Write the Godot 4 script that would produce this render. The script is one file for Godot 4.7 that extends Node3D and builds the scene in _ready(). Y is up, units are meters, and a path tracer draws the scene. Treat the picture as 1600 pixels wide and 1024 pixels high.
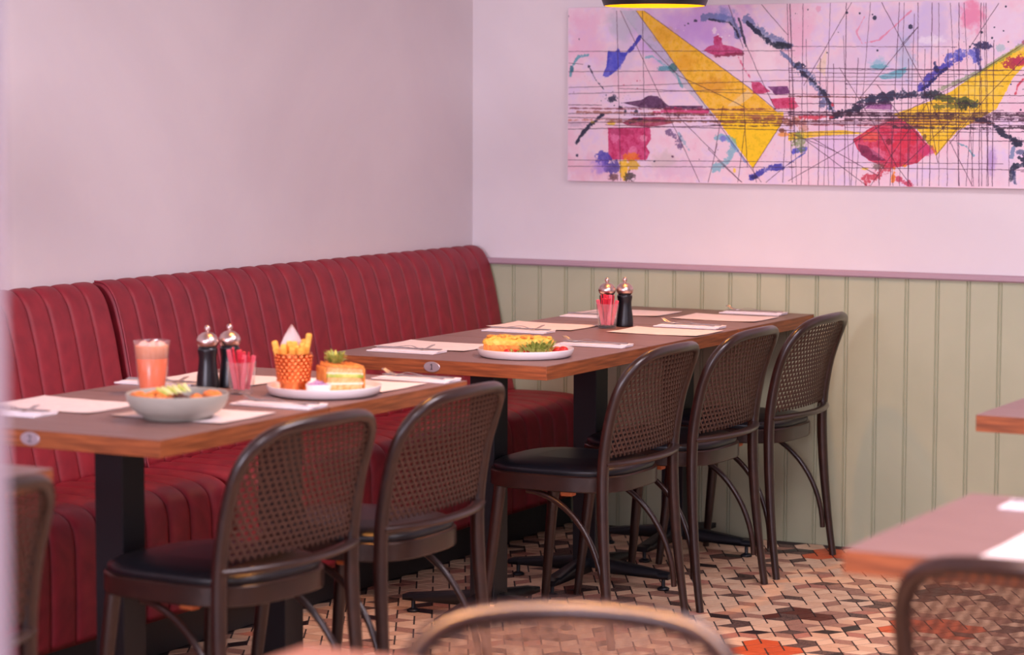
extends Node3D
# A corner of a restaurant: red channelled banquette along the left wall, green boarded wall behind,
# laid tables, bentwood cane chairs. The room corner is the origin, x runs along the back wall, z towards the camera.

const TABLE_H := 0.776
const PANELS := [Vector3(3.2, 2.93, 2.8), Vector3(3.2, 2.93, 5.8)]
var rng := RandomNumberGenerator.new()
var noise := FastNoiseLite.new()
var M := {}
var taken := {}


func _ready():
	rng.seed = 77
	noise.seed = 5
	noise.frequency = 1.0
	set_camera_and_light()
	make_materials()
	build_room()
	build_floor_tiles()
	build_painting()
	build_banquettes()
	build_tables()
	build_chairs()
	build_pendants()
	lay_tables()


func set_camera_and_light():
	var cam := Camera3D.new()
	cam.name = "camera"
	add_child(cam)
	cam.transform = Transform3D(Basis.from_euler(Vector3(deg_to_rad(-5.088), deg_to_rad(28.477), deg_to_rad(0.145))), Vector3(4.2955, 1.45, 7.6202))
	cam.near = 0.05
	cam.far = 60.0
	var lens := CameraAttributesPhysical.new()
	lens.frustum_focal_length = 89.214
	lens.frustum_near = 0.05
	lens.frustum_far = 60.0
	lens.frustum_focus_distance = 7.2
	lens.exposure_aperture = 3.1
	cam.fov = 15.321
	cam.attributes = lens
	cam.fov = 15.321
	cam.current = true

	var env := Environment.new()
	env.background_mode = Environment.BG_COLOR
	env.background_color = Color(0.80, 0.84, 0.95)
	env.background_energy_multiplier = 1.0
	env.tonemap_mode = Environment.TONE_MAPPER_LINEAR
	env.tonemap_exposure = 1.74
	env.sdfgi_enabled = true
	env.ssao_enabled = true
	env.ssil_enabled = true
	var we := WorldEnvironment.new()
	we.name = "surroundings"
	we.environment = env
	add_child(we)

	# daylight from windows out of view, lighting the back wall and tables
	area_light("unseen_front_window_light", Vector3(3.6, 1.95, 11.9), Vector3(0, 0, -1), Vector2(5.6, 1.7), Color(0.91, 0.87, 0.95), 47.0)
	area_light("unseen_side_window_light", Vector3(7.35, 1.7, 5.6), Vector3(-1, 0, 0), Vector2(4.0, 1.8), Color(0.90, 0.84, 0.94), 2.0)
	# ceiling panels out of view, placed to light floor and tables from above
	for at in PANELS:
		area_light("unseen_ceiling_panel_light", at, Vector3(0, -1, 0), Vector2(1.2, 1.2), Color(0.97, 0.91, 0.96), 5.0)


func area_light(called: String, at: Vector3, towards: Vector3, size: Vector2, colour: Color, energy: float):
	var l := AreaLight3D.new()
	l.name = called
	l.area_size = size
	l.area_normalize_energy = true
	l.light_color = colour
	l.light_energy = energy
	l.area_range = 20.0
	l.area_attenuation = 2.0
	l.shadow_enabled = true
	add_child(l, true)
	var up := Vector3.UP if absf(towards.y) < 0.9 else Vector3.FORWARD
	l.transform = Transform3D(Basis.looking_at(towards, up), at)


# ---------------------------------------------------------------- geometry helpers

class Geo:
	var v := PackedVector3Array()
	var uv := PackedVector2Array()
	var ix := PackedInt32Array()
	var start := 0

	func open():
		start = ix.size()

	func close():
		# turn the piece so that its triangles run clockwise seen from outside
		var vol := 0.0
		for i in range(start, ix.size(), 3):
			vol += v[ix[i]].dot(v[ix[i + 1]].cross(v[ix[i + 2]]))
		if vol > 0.0:
			for i in range(start, ix.size(), 3):
				var t := ix[i + 1]
				ix[i + 1] = ix[i + 2]
				ix[i + 2] = t

	func poly(pts: Array):
		var n := v.size()
		for q in pts:
			v.append(q)
			uv.append(Vector2.ZERO)
		for k in range(1, pts.size() - 1):
			ix.append(n)
			ix.append(n + k)
			ix.append(n + k + 1)

	func box(c: Vector3, s: Vector3, bevel := 0.002, b := Basis.IDENTITY):
		open()
		var h := s * 0.5
		var e: float = min(bevel, min(h.x, min(h.y, h.z)) * 0.95)
		var pt := func(sx: float, sy: float, sz: float, full: int) -> Vector3:
			var q := Vector3(sx * (h.x - (0.0 if full == 0 else e)), sy * (h.y - (0.0 if full == 1 else e)), sz * (h.z - (0.0 if full == 2 else e)))
			return c + b * q
		var w := [-1.0, 1.0]
		for a in 3:
			for s1 in w:
				var ring := []
				for k in 4:
					var p1: float = [-1.0, 1.0, 1.0, -1.0][k]
					var p2: float = [-1.0, -1.0, 1.0, 1.0][k]
					if s1 < 0.0:
						p1 = -p1
					var d := [0.0, 0.0, 0.0]
					d[a] = s1
					d[(a + 1) % 3] = p1
					d[(a + 2) % 3] = p2
					ring.append(pt.call(d[0], d[1], d[2], a))
				poly(ring)
		for a in 3:
			var a1 := (a + 1) % 3
			var a2 := (a + 2) % 3
			for s1 in w:
				for s2 in w:
					var ring := []
					for k in 4:
						var d := [0.0, 0.0, 0.0]
						d[a1] = s1
						d[a2] = s2
						d[a] = [-1.0, 1.0, 1.0, -1.0][k]
						ring.append(pt.call(d[0], d[1], d[2], a1 if k < 2 else a2))
					if s1 * s2 < 0.0:
						ring.reverse()
					poly(ring)
		for sx in w:
			for sy in w:
				for sz in w:
					var ring := [pt.call(sx, sy, sz, 0), pt.call(sx, sy, sz, 1), pt.call(sx, sy, sz, 2)]
					if sx * sy * sz < 0.0:
						ring.reverse()
					poly(ring)
		close()

	func grid(rows: Array, loop: bool):
		# rows of equal length joined by smooth quads; loop closes each row on itself
		var n := v.size()
		var w: int = rows[0].size()
		for r in rows.size():
			for k in w:
				v.append(rows[r][k])
				uv.append(Vector2(float(k) / w, float(r) / rows.size()))
		for r in rows.size() - 1:
			for k in (w if loop else w - 1):
				var a := n + r * w + k
				var b := n + r * w + (k + 1) % w
				var c := a + w
				var d := b + w
				ix.append_array(PackedInt32Array([a, b, c, b, d, c]))

	func loft(rings: Array, caps := true):
		# closed rings joined into a solid
		open()
		grid(rings, true)
		if caps:
			fan(rings[0], false)
			fan(rings[rings.size() - 1], true)
		close()

	func fan(ring, flip: bool):
		var c := Vector3.ZERO
		for q in ring:
			c += q
		c /= ring.size()
		var n := v.size()
		v.append(c)
		uv.append(Vector2(0.5, 0.5))
		for q in ring:
			v.append(q)
			uv.append(Vector2.ZERO)
		var w: int = ring.size()
		for k in w:
			var a := n + 1 + k
			var b := n + 1 + (k + 1) % w
			if flip:
				ix.append_array(PackedInt32Array([n, a, b]))
			else:
				ix.append_array(PackedInt32Array([n, b, a]))

	func tube(path: Array, radii, sides := 10, ring_closed := false, squash := 1.0, side_dir := Vector3.ZERO):
		var rings := []
		var n := path.size()
		var up := Vector3.ZERO
		for i in n:
			var t: Vector3
			if ring_closed:
				t = path[(i + 1) % n] - path[(i + n - 1) % n]
			else:
				t = path[mini(i + 1, n - 1)] - path[maxi(i - 1, 0)]
			t = t.normalized()
			if side_dir != Vector3.ZERO:
				up = side_dir
			elif i == 0:
				up = Vector3.UP if absf(t.y) < 0.8 else Vector3.RIGHT
			var s := t.cross(up).normalized()
			up = s.cross(t).normalized()
			var r: float = radii if (radii is float) else radii[i]
			var ring := []
			for k in sides:
				var a := TAU * k / sides
				ring.append(path[i] + s * (cos(a) * r) + up * (sin(a) * r * squash))
			rings.append(ring)
		if ring_closed:
			rings.append(rings[0])
		loft(rings, not ring_closed)

	func lathe(profile: Array, sides: int, at: Vector3, sq := 1.0):
		# profile of (radius, height); a repeated point makes a hard edge
		var rings := []
		for q in profile:
			var ring := []
			for k in sides:
				var a := TAU * k / sides
				ring.append(at + Vector3(cos(a) * maxf(q.x, 0.00002), q.y, sin(a) * maxf(q.x, 0.00002) * sq))
			rings.append(ring)
		loft(rings, true)

	func prism(outline: PackedVector2Array, y0: float, y1: float, bevel := 0.0, b := Transform3D.IDENTITY):
		# an outline in (x, z) pulled up from y0 to y1
		open()
		var top := outline
		if bevel > 0.0:
			var inner := Geometry2D.offset_polygon(outline, -bevel)
			if inner.size() == 1 and inner[0].size() == outline.size():
				var c := Vector2.ZERO
				for q in outline:
					c += q
				c /= outline.size()
				top = PackedVector2Array()
				for q in outline:
					var near: Vector2 = inner[0][0]
					for z in inner[0]:
						if z.distance_squared_to(q) < near.distance_squared_to(q):
							near = z
					top.append(near)
		var n := outline.size()
		var yb := y1 - (bevel if top != outline else 0.0)
		for k in n:
			var a := outline[k]
			var e := outline[(k + 1) % n]
			var ta := top[k]
			var te := top[(k + 1) % n]
			poly([b * Vector3(a.x, y0, a.y), b * Vector3(e.x, y0, e.y), b * Vector3(e.x, yb, e.y), b * Vector3(a.x, yb, a.y)])
			if top != outline:
				poly([b * Vector3(a.x, yb, a.y), b * Vector3(e.x, yb, e.y), b * Vector3(te.x, y1, te.y), b * Vector3(ta.x, y1, ta.y)])
		for side in 2:
			var pts := top if side == 1 else outline
			var tri := Geometry2D.triangulate_polygon(pts)
			for k in range(0, tri.size(), 3):
				var q := []
				for m in 3:
					var z := pts[tri[k + m]]
					q.append(b * Vector3(z.x, y1 if side == 1 else y0, z.y))
				# wall quads run a, e, e', a': match the caps to them
				var up: bool = (q[1] - q[0]).cross(q[2] - q[0]).dot(b.basis.y) > 0.0
				var area := 0.0
				for m in n:
					area += outline[m].cross(outline[(m + 1) % n])
				var want_up: bool = (area < 0.0) == (side == 1)
				if up != want_up:
					q.reverse()
				poly(q)
		close()

	func lump(at: Vector3, r: Vector3, rough: float, fn: FastNoiseLite, b := Basis.IDENTITY, seg := 12, freq := 40.0):
		var rings := []
		for i in range(0, seg / 2 + 1):
			var t := PI * i / (seg / 2)
			var ring := []
			for k in seg:
				var a := TAU * k / seg
				var d := Vector3(sin(t) * cos(a), cos(t), sin(t) * sin(a))
				var s := 1.0 + rough * fn.get_noise_3dv(d * 1.3 + at * freq)
				ring.append(at + b * (d * r * s))
			rings.append(ring)
		loft(rings, false)

	func mesh() -> ArrayMesh:
		var nn := PackedVector3Array()
		nn.resize(v.size())
		for i in range(0, ix.size(), 3):
			var a := ix[i]
			var b := ix[i + 1]
			var c := ix[i + 2]
			var n := (v[c] - v[a]).cross(v[b] - v[a])
			nn[a] += n
			nn[b] += n
			nn[c] += n
		for i in nn.size():
			nn[i] = nn[i].normalized() if nn[i].length_squared() > 1e-24 else Vector3.UP
		var arr := []
		arr.resize(Mesh.ARRAY_MAX)
		arr[Mesh.ARRAY_VERTEX] = v
		arr[Mesh.ARRAY_NORMAL] = nn
		arr[Mesh.ARRAY_TEX_UV] = uv
		arr[Mesh.ARRAY_INDEX] = ix
		var m := ArrayMesh.new()
		m.add_surface_from_arrays(Mesh.PRIMITIVE_TRIANGLES, arr)
		return m


func numbered(called: String) -> String:
	if not taken.has(called):
		taken[called] = 0
		return called
	taken[called] += 1
	return "%s_%03d" % [called, taken[called]]


func obj(called: String, g, material: Material, parent: Node = self) -> MeshInstance3D:
	var o := MeshInstance3D.new()
	o.name = numbered(called) if parent == self else called
	o.mesh = g.mesh() if g is Geo else g
	o.material_override = material
	o.cast_shadow = GeometryInstance3D.SHADOW_CASTING_SETTING_ON
	parent.add_child(o, true)
	return o


func tag(o: Node, label: String, category: String, group := "") -> Node:
	o.set_meta("label", label)
	o.set_meta("category", category)
	if group != "":
		o.set_meta("group", group)
	return o


func thing(called: String, label: String, category: String, at := Vector3.ZERO, turn := 0.0, group := "") -> Node3D:
	var o := Node3D.new()
	o.name = numbered(called)
	add_child(o, true)
	o.position = at
	o.rotation.y = turn
	tag(o, label, category, group)
	return o


func struct(called: String, g, material: Material, label: String, category: String) -> MeshInstance3D:
	var o := obj(called, g, material)
	tag(o, label, category)
	o.set_meta("kind", "structure")
	return o


func copy_of(source: Node3D, label: String, at: Vector3, turn := 0.0) -> Node3D:
	var o: Node3D = source.duplicate()
	o.name = numbered(String(source.name).rstrip("0123456789").rstrip("_"))
	add_child(o, true)
	o.position = at
	o.rotation = Vector3(0, turn, 0)
	o.set_meta("label", label)
	return o


func box(c: Vector3, s: Vector3, bevel := 0.002) -> Geo:
	var g := Geo.new()
	g.box(c, s, bevel)
	return g


# ---------------------------------------------------------------- materials

func mat(colour: Color, rough: float, metal := 0.0) -> StandardMaterial3D:
	var m := StandardMaterial3D.new()
	m.albedo_color = colour
	m.roughness = rough
	m.metallic = metal
	return m


func noise_image(w: int, h: int, fx: float, fy: float, lo: Color, hi: Color, seed_at: int, octaves := 4) -> ImageTexture:
	# tileable-looking tone texture; fx, fy = noise cells across the image
	var f := FastNoiseLite.new()
	f.seed = seed_at
	f.frequency = 1.0
	f.fractal_octaves = octaves
	var im := Image.create_empty(w, h, false, Image.FORMAT_RGB8)
	for y in h:
		for x in w:
			var a := TAU * x / w
			var b := TAU * y / h
			var s := f.get_noise_3d(cos(a) * fx / TAU + 9.0, sin(a) * fx / TAU + cos(b) * fy / TAU, sin(b) * fy / TAU)
			im.set_pixel(x, y, lo.lerp(hi, clampf(0.5 + s * 0.9, 0.0, 1.0)))
	return ImageTexture.create_from_image(im)


func textured(tex: Texture2D, rough: float, scale: float, world := false) -> StandardMaterial3D:
	var m := mat(Color.WHITE, rough)
	m.albedo_texture = tex
	m.uv1_triplanar = true
	m.uv1_world_triplanar = world
	m.uv1_scale = Vector3.ONE * scale
	return m


func speckle_image(base: Color, spots: Color, share: float, seed_at: int) -> ImageTexture:
	var r := RandomNumberGenerator.new()
	r.seed = seed_at
	var im := Image.create_empty(128, 128, false, Image.FORMAT_RGB8)
	im.fill(base)
	for k in int(128 * 128 * share / 6.0):
		var x := r.randi_range(0, 126)
		var y := r.randi_range(0, 126)
		for d in [[0, 0], [1, 0], [0, 1], [1, 1], [r.randi_range(-1, 2), r.randi_range(-1, 2)]]:
			im.set_pixel(posmod(x + d[0], 128), posmod(y + d[1], 128), spots)
	return ImageTexture.create_from_image(im)


func make_materials():
	M.wall = textured(noise_image(128, 128, 5, 5, Color8(222, 213, 215), Color8(228, 219, 220), 3), 0.85, 0.5, true)
	M.ceiling = mat(Color8(196, 190, 192), 0.9)
	M.unseen_dark_wall = mat(Color8(104, 96, 94), 0.85)  # walls out of view, darkened to cut bounced light
	M.green = textured(noise_image(128, 256, 4, 4, Color8(172, 176, 146), Color8(180, 183, 152), 8), 0.45, 0.9, true)
	M.rail = mat(Color8(176, 148, 158), 0.5)
	M.white_paint = mat(Color8(152, 145, 162), 0.6)
	M.leather = textured(noise_image(256, 256, 9, 9, Color8(122, 24, 40), Color8(150, 36, 50), 21, 5), 0.52, 1.7, true)
	M.leather.heightmap_enabled = false
	M.leather_core = mat(Color8(74, 12, 20), 0.6)
	M.black = mat(Color8(24, 25, 30), 0.5)
	M.black_metal = mat(Color8(13, 16, 24), 0.45)
	M.laminate = textured(noise_image(256, 256, 3, 40, Color8(118, 88, 83), Color8(134, 102, 95), 31), 0.42, 1.4, true)
	M.edge_wood = textured(noise_image(256, 256, 2.5, 46, Color8(112, 58, 28), Color8(172, 96, 52), 12), 0.45, 2.6, true)
	M.chair_wood = textured(noise_image(128, 128, 3, 3, Color8(35, 19, 15), Color8(50, 28, 22), 14), 0.32, 6.0)
	M.chair_wood.clearcoat_enabled = true
	M.chair_wood.clearcoat = 0.25
	M.chair_wood.clearcoat_roughness = 0.22
	M.cane = mat(Color8(74, 47, 36), 0.55)
	M.cushion = mat(Color8(18, 19, 25), 0.36)
	M.glide = mat(Color8(200, 110, 60), 0.5)
	M.steel = mat(Color8(205, 200, 200), 0.25, 1.0)
	M.mill_steel = mat(Color8(214, 190, 184), 0.30, 1.0)
	M.mill_black = mat(Color8(20, 20, 26), 0.34)
	M.plate_steel = mat(Color8(186, 176, 184), 0.38, 0.6)
	M.ink = mat(Color8(40, 34, 44), 0.6)
	M.paper = textured(noise_image(64, 64, 4, 4, Color8(230, 216, 216), Color8(238, 226, 224), 40), 0.85, 6.0)
	M.napkin = mat(Color8(230, 222, 226), 0.9)
	M.china = mat(Color8(242, 236, 236), 0.22)
	M.china.clearcoat_enabled = true
	M.stoneware = mat(Color8(176, 172, 160), 0.4)
	M.copper = mat(Color8(240, 140, 84), 0.2, 1.0)
	var g := mat(Color(1, 1, 1, 0.04), 0.03)
	g.transparency = BaseMaterial3D.TRANSPARENCY_ALPHA
	M.glass = g
	M.juice = mat(Color8(240, 104, 28), 0.25)
	M.juice_top = mat(Color8(232, 150, 104), 0.35)
	M.ice = mat(Color8(236, 190, 176), 0.15)
	M.sachet = mat(Color8(205, 40, 62), 0.45)
	M.sachet_pale = mat(Color8(222, 96, 110), 0.45)
	M.fry = textured(noise_image(64, 64, 4, 4, Color8(236, 160, 52), Color8(250, 200, 100), 50), 0.6, 16.0)
	M.toasted = textured(noise_image(128, 128, 9, 9, Color8(200, 108, 40), Color8(240, 168, 84), 51), 0.75, 9.0)
	M.crumb = textured(noise_image(128, 128, 12, 12, Color8(214, 152, 88), Color8(244, 204, 150), 52), 0.85, 9.0)
	M.lettuce = textured(noise_image(64, 64, 6, 6, Color8(104, 128, 36), Color8(206, 208, 120), 53), 0.5, 14.0)
	M.avocado = textured(noise_image(64, 64, 3, 3, Color8(150, 170, 52), Color8(226, 226, 140), 54), 0.45, 14.0)
	M.avocado_pale = mat(Color8(232, 230, 160), 0.45)
	M.cheese = textured(noise_image(128, 128, 9, 9, Color8(232, 164, 50), Color8(252, 216, 110), 55), 0.55, 9.0)
	M.cream = mat(Color8(244, 228, 208), 0.5)
	M.tomato = mat(Color8(196, 36, 34), 0.25)
	M.carrot = textured(noise_image(64, 64, 5, 5, Color8(212, 104, 40), Color8(244, 156, 84), 56), 0.45, 14.0)
	M.slaw = textured(noise_image(64, 64, 12, 12, Color8(140, 90, 160), Color8(236, 206, 226), 57), 0.5, 20.0)
	M.bean = mat(Color8(84, 44, 40), 0.5)
	M.shade_black = mat(Color8(26, 24, 30), 0.4)
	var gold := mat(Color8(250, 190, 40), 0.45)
	gold.emission_enabled = true  # glow stands in for the bulb light falling on the lining
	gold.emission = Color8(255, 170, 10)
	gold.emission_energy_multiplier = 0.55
	M.shade_gold_glow = gold
	var panel := mat(Color8(240, 236, 236), 0.6)
	panel.emission_enabled = true
	panel.emission = Color8(255, 238, 240)
	panel.emission_energy_multiplier = 1.0
	M.light_panel = panel
	var bulb := mat(Color8(255, 230, 180), 0.4)
	bulb.emission_enabled = true
	bulb.emission = Color8(255, 200, 120)
	bulb.emission_energy_multiplier = 3.0
	M.bulb = bulb
	M.grout = mat(Color8(46, 32, 32), 0.8)
	M.tile_cream = textured(noise_image(64, 64, 3, 3, Color8(226, 186, 152), Color8(240, 204, 170), 61), 0.42, 3.0, true)
	M.tile_sand = textured(noise_image(64, 64, 3, 3, Color8(212, 168, 136), Color8(230, 190, 156), 62), 0.42, 3.0, true)
	M.tile_taupe = textured(speckle_image(Color8(176, 132, 110), Color8(148, 104, 88), 0.5, 63), 0.5, 9.0, true)
	M.tile_rose = textured(speckle_image(Color8(190, 132, 110), Color8(170, 106, 92), 0.5, 64), 0.5, 9.0, true)
	M.tile_speckled = textured(speckle_image(Color8(64, 46, 44), Color8(150, 116, 98), 0.45, 65), 0.5, 9.0, true)
	M.tile_black = mat(Color8(44, 30, 32), 0.4)
	M.tile_brown = mat(Color8(96, 44, 34), 0.4)
	M.tile_orange = textured(noise_image(64, 64, 3, 3, Color8(206, 84, 42), Color8(222, 102, 54), 66), 0.42, 3.0, true)
	M.grout_pale = mat(Color8(220, 170, 140), 0.7)
	M.canvas_edge = mat(Color8(222, 200, 210), 0.8)


# ---------------------------------------------------------------- the room

func build_room():
	struct("floor", box(Vector3(3.7, -0.061, 6.0), Vector3(7.6, 0.12, 12.2), 0.0), M.grout, "dark grouted floor laid with a mosaic of small cream, taupe and orange tiles", "floor")
	struct("ceiling", box(Vector3(3.7, 3.06, 6.0), Vector3(7.8, 0.12, 12.4), 0.0), M.ceiling, "plain white ceiling above the dining room", "ceiling")
	struct("wall_left", box(Vector3(-0.06, 1.5, 6.0), Vector3(0.12, 3.0, 12.2), 0.0), M.wall, "plain pale pinkish wall above the red banquette", "wall")
	var back := struct("wall_back", box(Vector3(3.7, 1.5, -0.06), Vector3(7.6, 3.0, 0.12), 0.0), M.wall, "pale lilac white wall behind the painting with green boarding below", "wall")
	# unseen front and right wall, kept dark to cut bounce, leave the window openings
	var g := Geo.new()
	g.box(Vector3(0.4, 1.5, 12.06), Vector3(0.8, 3.0, 0.12), 0.0)
	g.box(Vector3(6.95, 1.5, 12.06), Vector3(1.1, 3.0, 0.12), 0.0)
	g.box(Vector3(3.6, 0.525, 12.06), Vector3(5.6, 1.05, 0.12), 0.0)
	g.box(Vector3(3.6, 2.925, 12.06), Vector3(5.6, 0.15, 0.12), 0.0)
	struct("wall_front", g, M.unseen_dark_wall, "unseen dark front wall of the room around the window opening", "wall")
	g = Geo.new()
	g.box(Vector3(7.56, 1.5, 1.75), Vector3(0.12, 3.0, 3.7), 0.0)
	g.box(Vector3(7.56, 1.5, 9.8), Vector3(0.12, 3.0, 4.4), 0.0)
	g.box(Vector3(7.56, 0.4, 5.6), Vector3(0.12, 0.8, 4.0), 0.0)
	g.box(Vector3(7.56, 2.8, 5.6), Vector3(0.12, 0.4, 4.0), 0.0)
	struct("wall_right", g, M.unseen_dark_wall, "unseen dark right wall of the room around the side window opening", "wall")
	for k in 2:  # window panes out of view, placed where the daylight lamps shine in
		g = Geo.new()
		if k == 0:
			g.box(Vector3(3.6, 1.95, 12.08), Vector3(5.6, 1.8, 0.012), 0.0)
		else:
			g.box(Vector3(7.58, 1.7, 5.6), Vector3(0.012, 1.8, 4.0), 0.0)
		struct("window_%d" % (k + 1), g, M.glass, ["wide clear window pane in the front wall, out of view, letting in daylight", "clear window pane in the right wall, out of view, letting in daylight"][k], "window")
	# tongue and groove boards with a bead at each joint, and the rail on top
	var pitch := 0.1045
	var section := [Vector2(0, 0), Vector2(0, 0.016), Vector2(0.0015, 0.018), Vector2(0.0905, 0.018), Vector2(0.0925, 0.0125), Vector2(0.0945, 0.0125), Vector2(0.0955, 0.0165), Vector2(0.0985, 0.0182), Vector2(0.101, 0.0165), Vector2(0.102, 0.0125), Vector2(0.104, 0.0125), Vector2(0.104, 0)]
	var bg := Geo.new()
	var lower := []
	var upper := []
	for q in section:
		lower.append(Vector3(q.x, 0.0, q.y))
		upper.append(Vector3(q.x, 0.906, q.y))
	bg.open()
	for k in section.size():
		var k2 := (k + 1) % section.size()
		bg.poly([lower[k], lower[k2], upper[k2], upper[k]])
	bg.poly(upper)
	var rl := lower.duplicate()
	rl.reverse()
	bg.poly(rl)
	bg.close()
	var plank := bg.mesh()
	for k in range(0, 38):
		var o := obj("plank", plank, M.green, back)
		o.position = Vector3(0.0795 + pitch * (k - 1), 0.0, 0.0) - back.position
	g = Geo.new()
	g.box(Vector3(2.0, 0.9165, 0.018), Vector3(4.0, 0.021, 0.036), 0.005)
	struct("trim_1", g, M.rail, "mauve capping rail along the top of the green boarding", "rail")
	# out-of-focus end of a white partition close to the camera at the left edge of the view
	g = Geo.new()
	g.box(Vector3(-0.42, 1.5, 0), Vector3(0.84, 3.0, 0.12), 0.006)  # length out of view, set to keep window light off the banquette
	var post := struct("wall_partition", g, M.white_paint, "blurred white end of a partition at the left edge, unseen length shading the banquette", "wall")
	post.position = Vector3(2.835, 0.0, 5.95)


func build_floor_tiles():
	var s := 0.058
	var gap := 0.0024
	var floor_node := get_node("floor")
	# three rhombs of a hexagon, each with edges along 0, 60 or 120 degrees
	var shapes := []
	for k in 3:
		var a0 := deg_to_rad(120.0 * k)
		var a1 := deg_to_rad(120.0 * k + 60.0)
		var a2 := deg_to_rad(120.0 * k + 120.0)
		var d := func(a: float) -> Vector2: return Vector2(cos(a), sin(a)) * s
		var o := PackedVector2Array([Vector2.ZERO, d.call(a0), d.call(a1), d.call(a2)])
		var small := Geometry2D.offset_polygon(o, -gap, Geometry2D.JOIN_MITER)
		shapes.append(small[0])
	var flat_meshes := []
	for k in 3:
		var g := Geo.new()
		g.prism(shapes[k], -0.005, 0.0, 0.0007)
		flat_meshes.append(g.mesh())
	var kinds := ["cream", "sand", "taupe", "rose", "speckled", "black", "brown", "orange"]
	var spots_orange := [Vector2(1.80, 1.60), Vector2(1.44, 0.19), Vector2(2.12, 1.12), Vector2(0.75, 2.3)]
	var spots_dark := [Vector2(1.70, 1.10), Vector2(1.15, 0.36), Vector2(0.99, 1.14), Vector2(1.95, 0.55), Vector2(1.62, 2.05), Vector2(1.28, 0.2), Vector2(2.05, 1.9), Vector2(1.2, 1.75)]
	var eye := Vector3(4.2955, 1.45, 7.6202)
	var all := []
	var r := RandomNumberGenerator.new()
	r.seed = 11
	for i in range(0, 56):
		for j in range(0, 60):
			var c := Vector2(i * 1.5 * s + 0.03, (j + 0.5 * posmod(i, 2)) * sqrt(3.0) * s + 0.02)
			if c.x < 0.45 or c.x > 4.8 or c.y < 0.06 or c.y > 5.8:
				continue
			var special := ""
			for q in spots_orange:
				if c.distance_to(q) < 0.105:
					special = "orange"
			for q in spots_dark:
				if c.distance_to(q) < 0.085:
					special = "dark"
			var odd := r.randf()
			for k in 3:
				var kind: String
				var t := r.randf()
				if special == "orange":
					kind = "orange" if t < 0.9 else "brown"
				elif special == "dark":
					kind = "black" if t < 0.5 else ("brown" if t < 0.75 else "speckled")
				elif odd < 0.065:
					kind = "speckled" if k != 1 else "cream"
				elif t < 0.46:
					kind = "cream"
				elif t < 0.70:
					kind = "sand"
				elif t < 0.87:
					kind = "taupe"
				elif t < 0.95:
					kind = "rose"
				elif t < 0.985:
					kind = "speckled"
				else:
					kind = "black"
				# the tiles that the view shows largest are pieces of their own
				var shown: bool = c.x > 1.36 and c.x < 2.45 and c.y > 0.2 and c.y < 2.1 and c.y > (c.x - 1.5) * 0.5 - 0.3
				all.append([eye.distance_to(Vector3(c.x, 0, c.y)) + (0.0 if shown else 50.0), c, k, kind])
	all.sort_custom(func(a, b): return a[0] < b[0])
	var joined := {}
	for n in all.size():
		var c: Vector2 = all[n][1]
		var k: int = all[n][2]
		if n < 300:
			var o := obj("tile", flat_meshes[k], M["tile_" + all[n][3]], floor_node)
			o.position = Vector3(c.x, 0.0, c.y)
		else:
			if not joined.has(all[n][3]):
				joined[all[n][3]] = Geo.new()
			joined[all[n][3]].prism(shapes[k], -0.005, 0.0, 0.0, Transform3D(Basis.IDENTITY, Vector3(c.x, 0, c.y)))
	for kind in kinds:
		if joined.has(kind):
			var o := obj("tile_field", joined[kind], M["tile_" + kind], floor_node)
			o.set_meta("kind", "stuff")


# ---------------------------------------------------------------- the painting

func mix_pixel(im: Image, x: int, y: int, c: Color, a: float):
	im.set_pixel(x, y, im.get_pixel(x, y).lerp(c, a))


func art_blob(im: Image, cx: int, cy: int, rx: int, ry: int, rot: float, c: Color, a: float, rough: float, soft: bool):
	var reach := int(maxf(rx, ry) * (1.0 + rough) + 2)
	var co := cos(rot)
	var si := sin(rot)
	var f: float = (2.2 if soft else 3.0) / maxf(minf(rx, ry), 4.0)
	for y in range(maxi(cy - mini(reach, int(ry * 1.9) + 3 if rot == 0.0 else reach), 0), mini(cy + mini(reach, int(ry * 1.9) + 3 if rot == 0.0 else reach), im.get_height())):
		for x in range(maxi(cx - reach, 0), mini(cx + reach, im.get_width())):
			var dx := ((x - cx) * co + (y - cy) * si) / rx
			var dy := (-(x - cx) * si + (y - cy) * co) / ry
			var d := dx * dx + dy * dy
			if d > 2.6:
				continue
			var n := noise.get_noise_2d(x * f * 0.35, y * f * 0.35) + 0.5 * noise.get_noise_2d(x * f, y * f)
			d = sqrt(d) + n * rough
			var w := (1.0 - smoothstep(0.35, 1.1, d)) if soft else (1.0 - smoothstep(0.86, 1.0, d)) * (0.86 + 0.2 * n)
			if w > 0.01:
				mix_pixel(im, x, y, c, clampf(w * a, 0.0, 1.0))


func art_polygon(im: Image, pts: Array, c: Color, a: float):
	var poly := PackedVector2Array(pts)
	var r := Rect2(poly[0], Vector2.ZERO)
	for q in poly:
		r = r.expand(q)
	for y in range(maxi(int(r.position.y) - 4, 0), mini(int(r.end.y) + 4, im.get_height())):
		var cuts := []
		for k in poly.size():
			var p := poly[k]
			var q := poly[(k + 1) % poly.size()]
			if (p.y > y) != (q.y > y):
				cuts.append(p.x + (q.x - p.x) * (y - p.y) / (q.y - p.y))
		cuts.sort()
		for k in range(0, cuts.size() - 1, 2):
			var wob := 3.0 * noise.get_noise_2d(y * 0.12, k * 17.0)
			for x in range(maxi(int(cuts[k] + wob), 0), mini(int(cuts[k + 1] + wob), im.get_width())):
				var n := noise.get_noise_2d(x * 0.03, y * 0.03) + 0.5 * noise.get_noise_2d(x * 0.11, y * 0.11)
				mix_pixel(im, x, y, c.darkened(maxf(n, 0.0) * 0.14), clampf(a * (0.92 + 0.3 * n), 0.0, 1.0))


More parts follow.
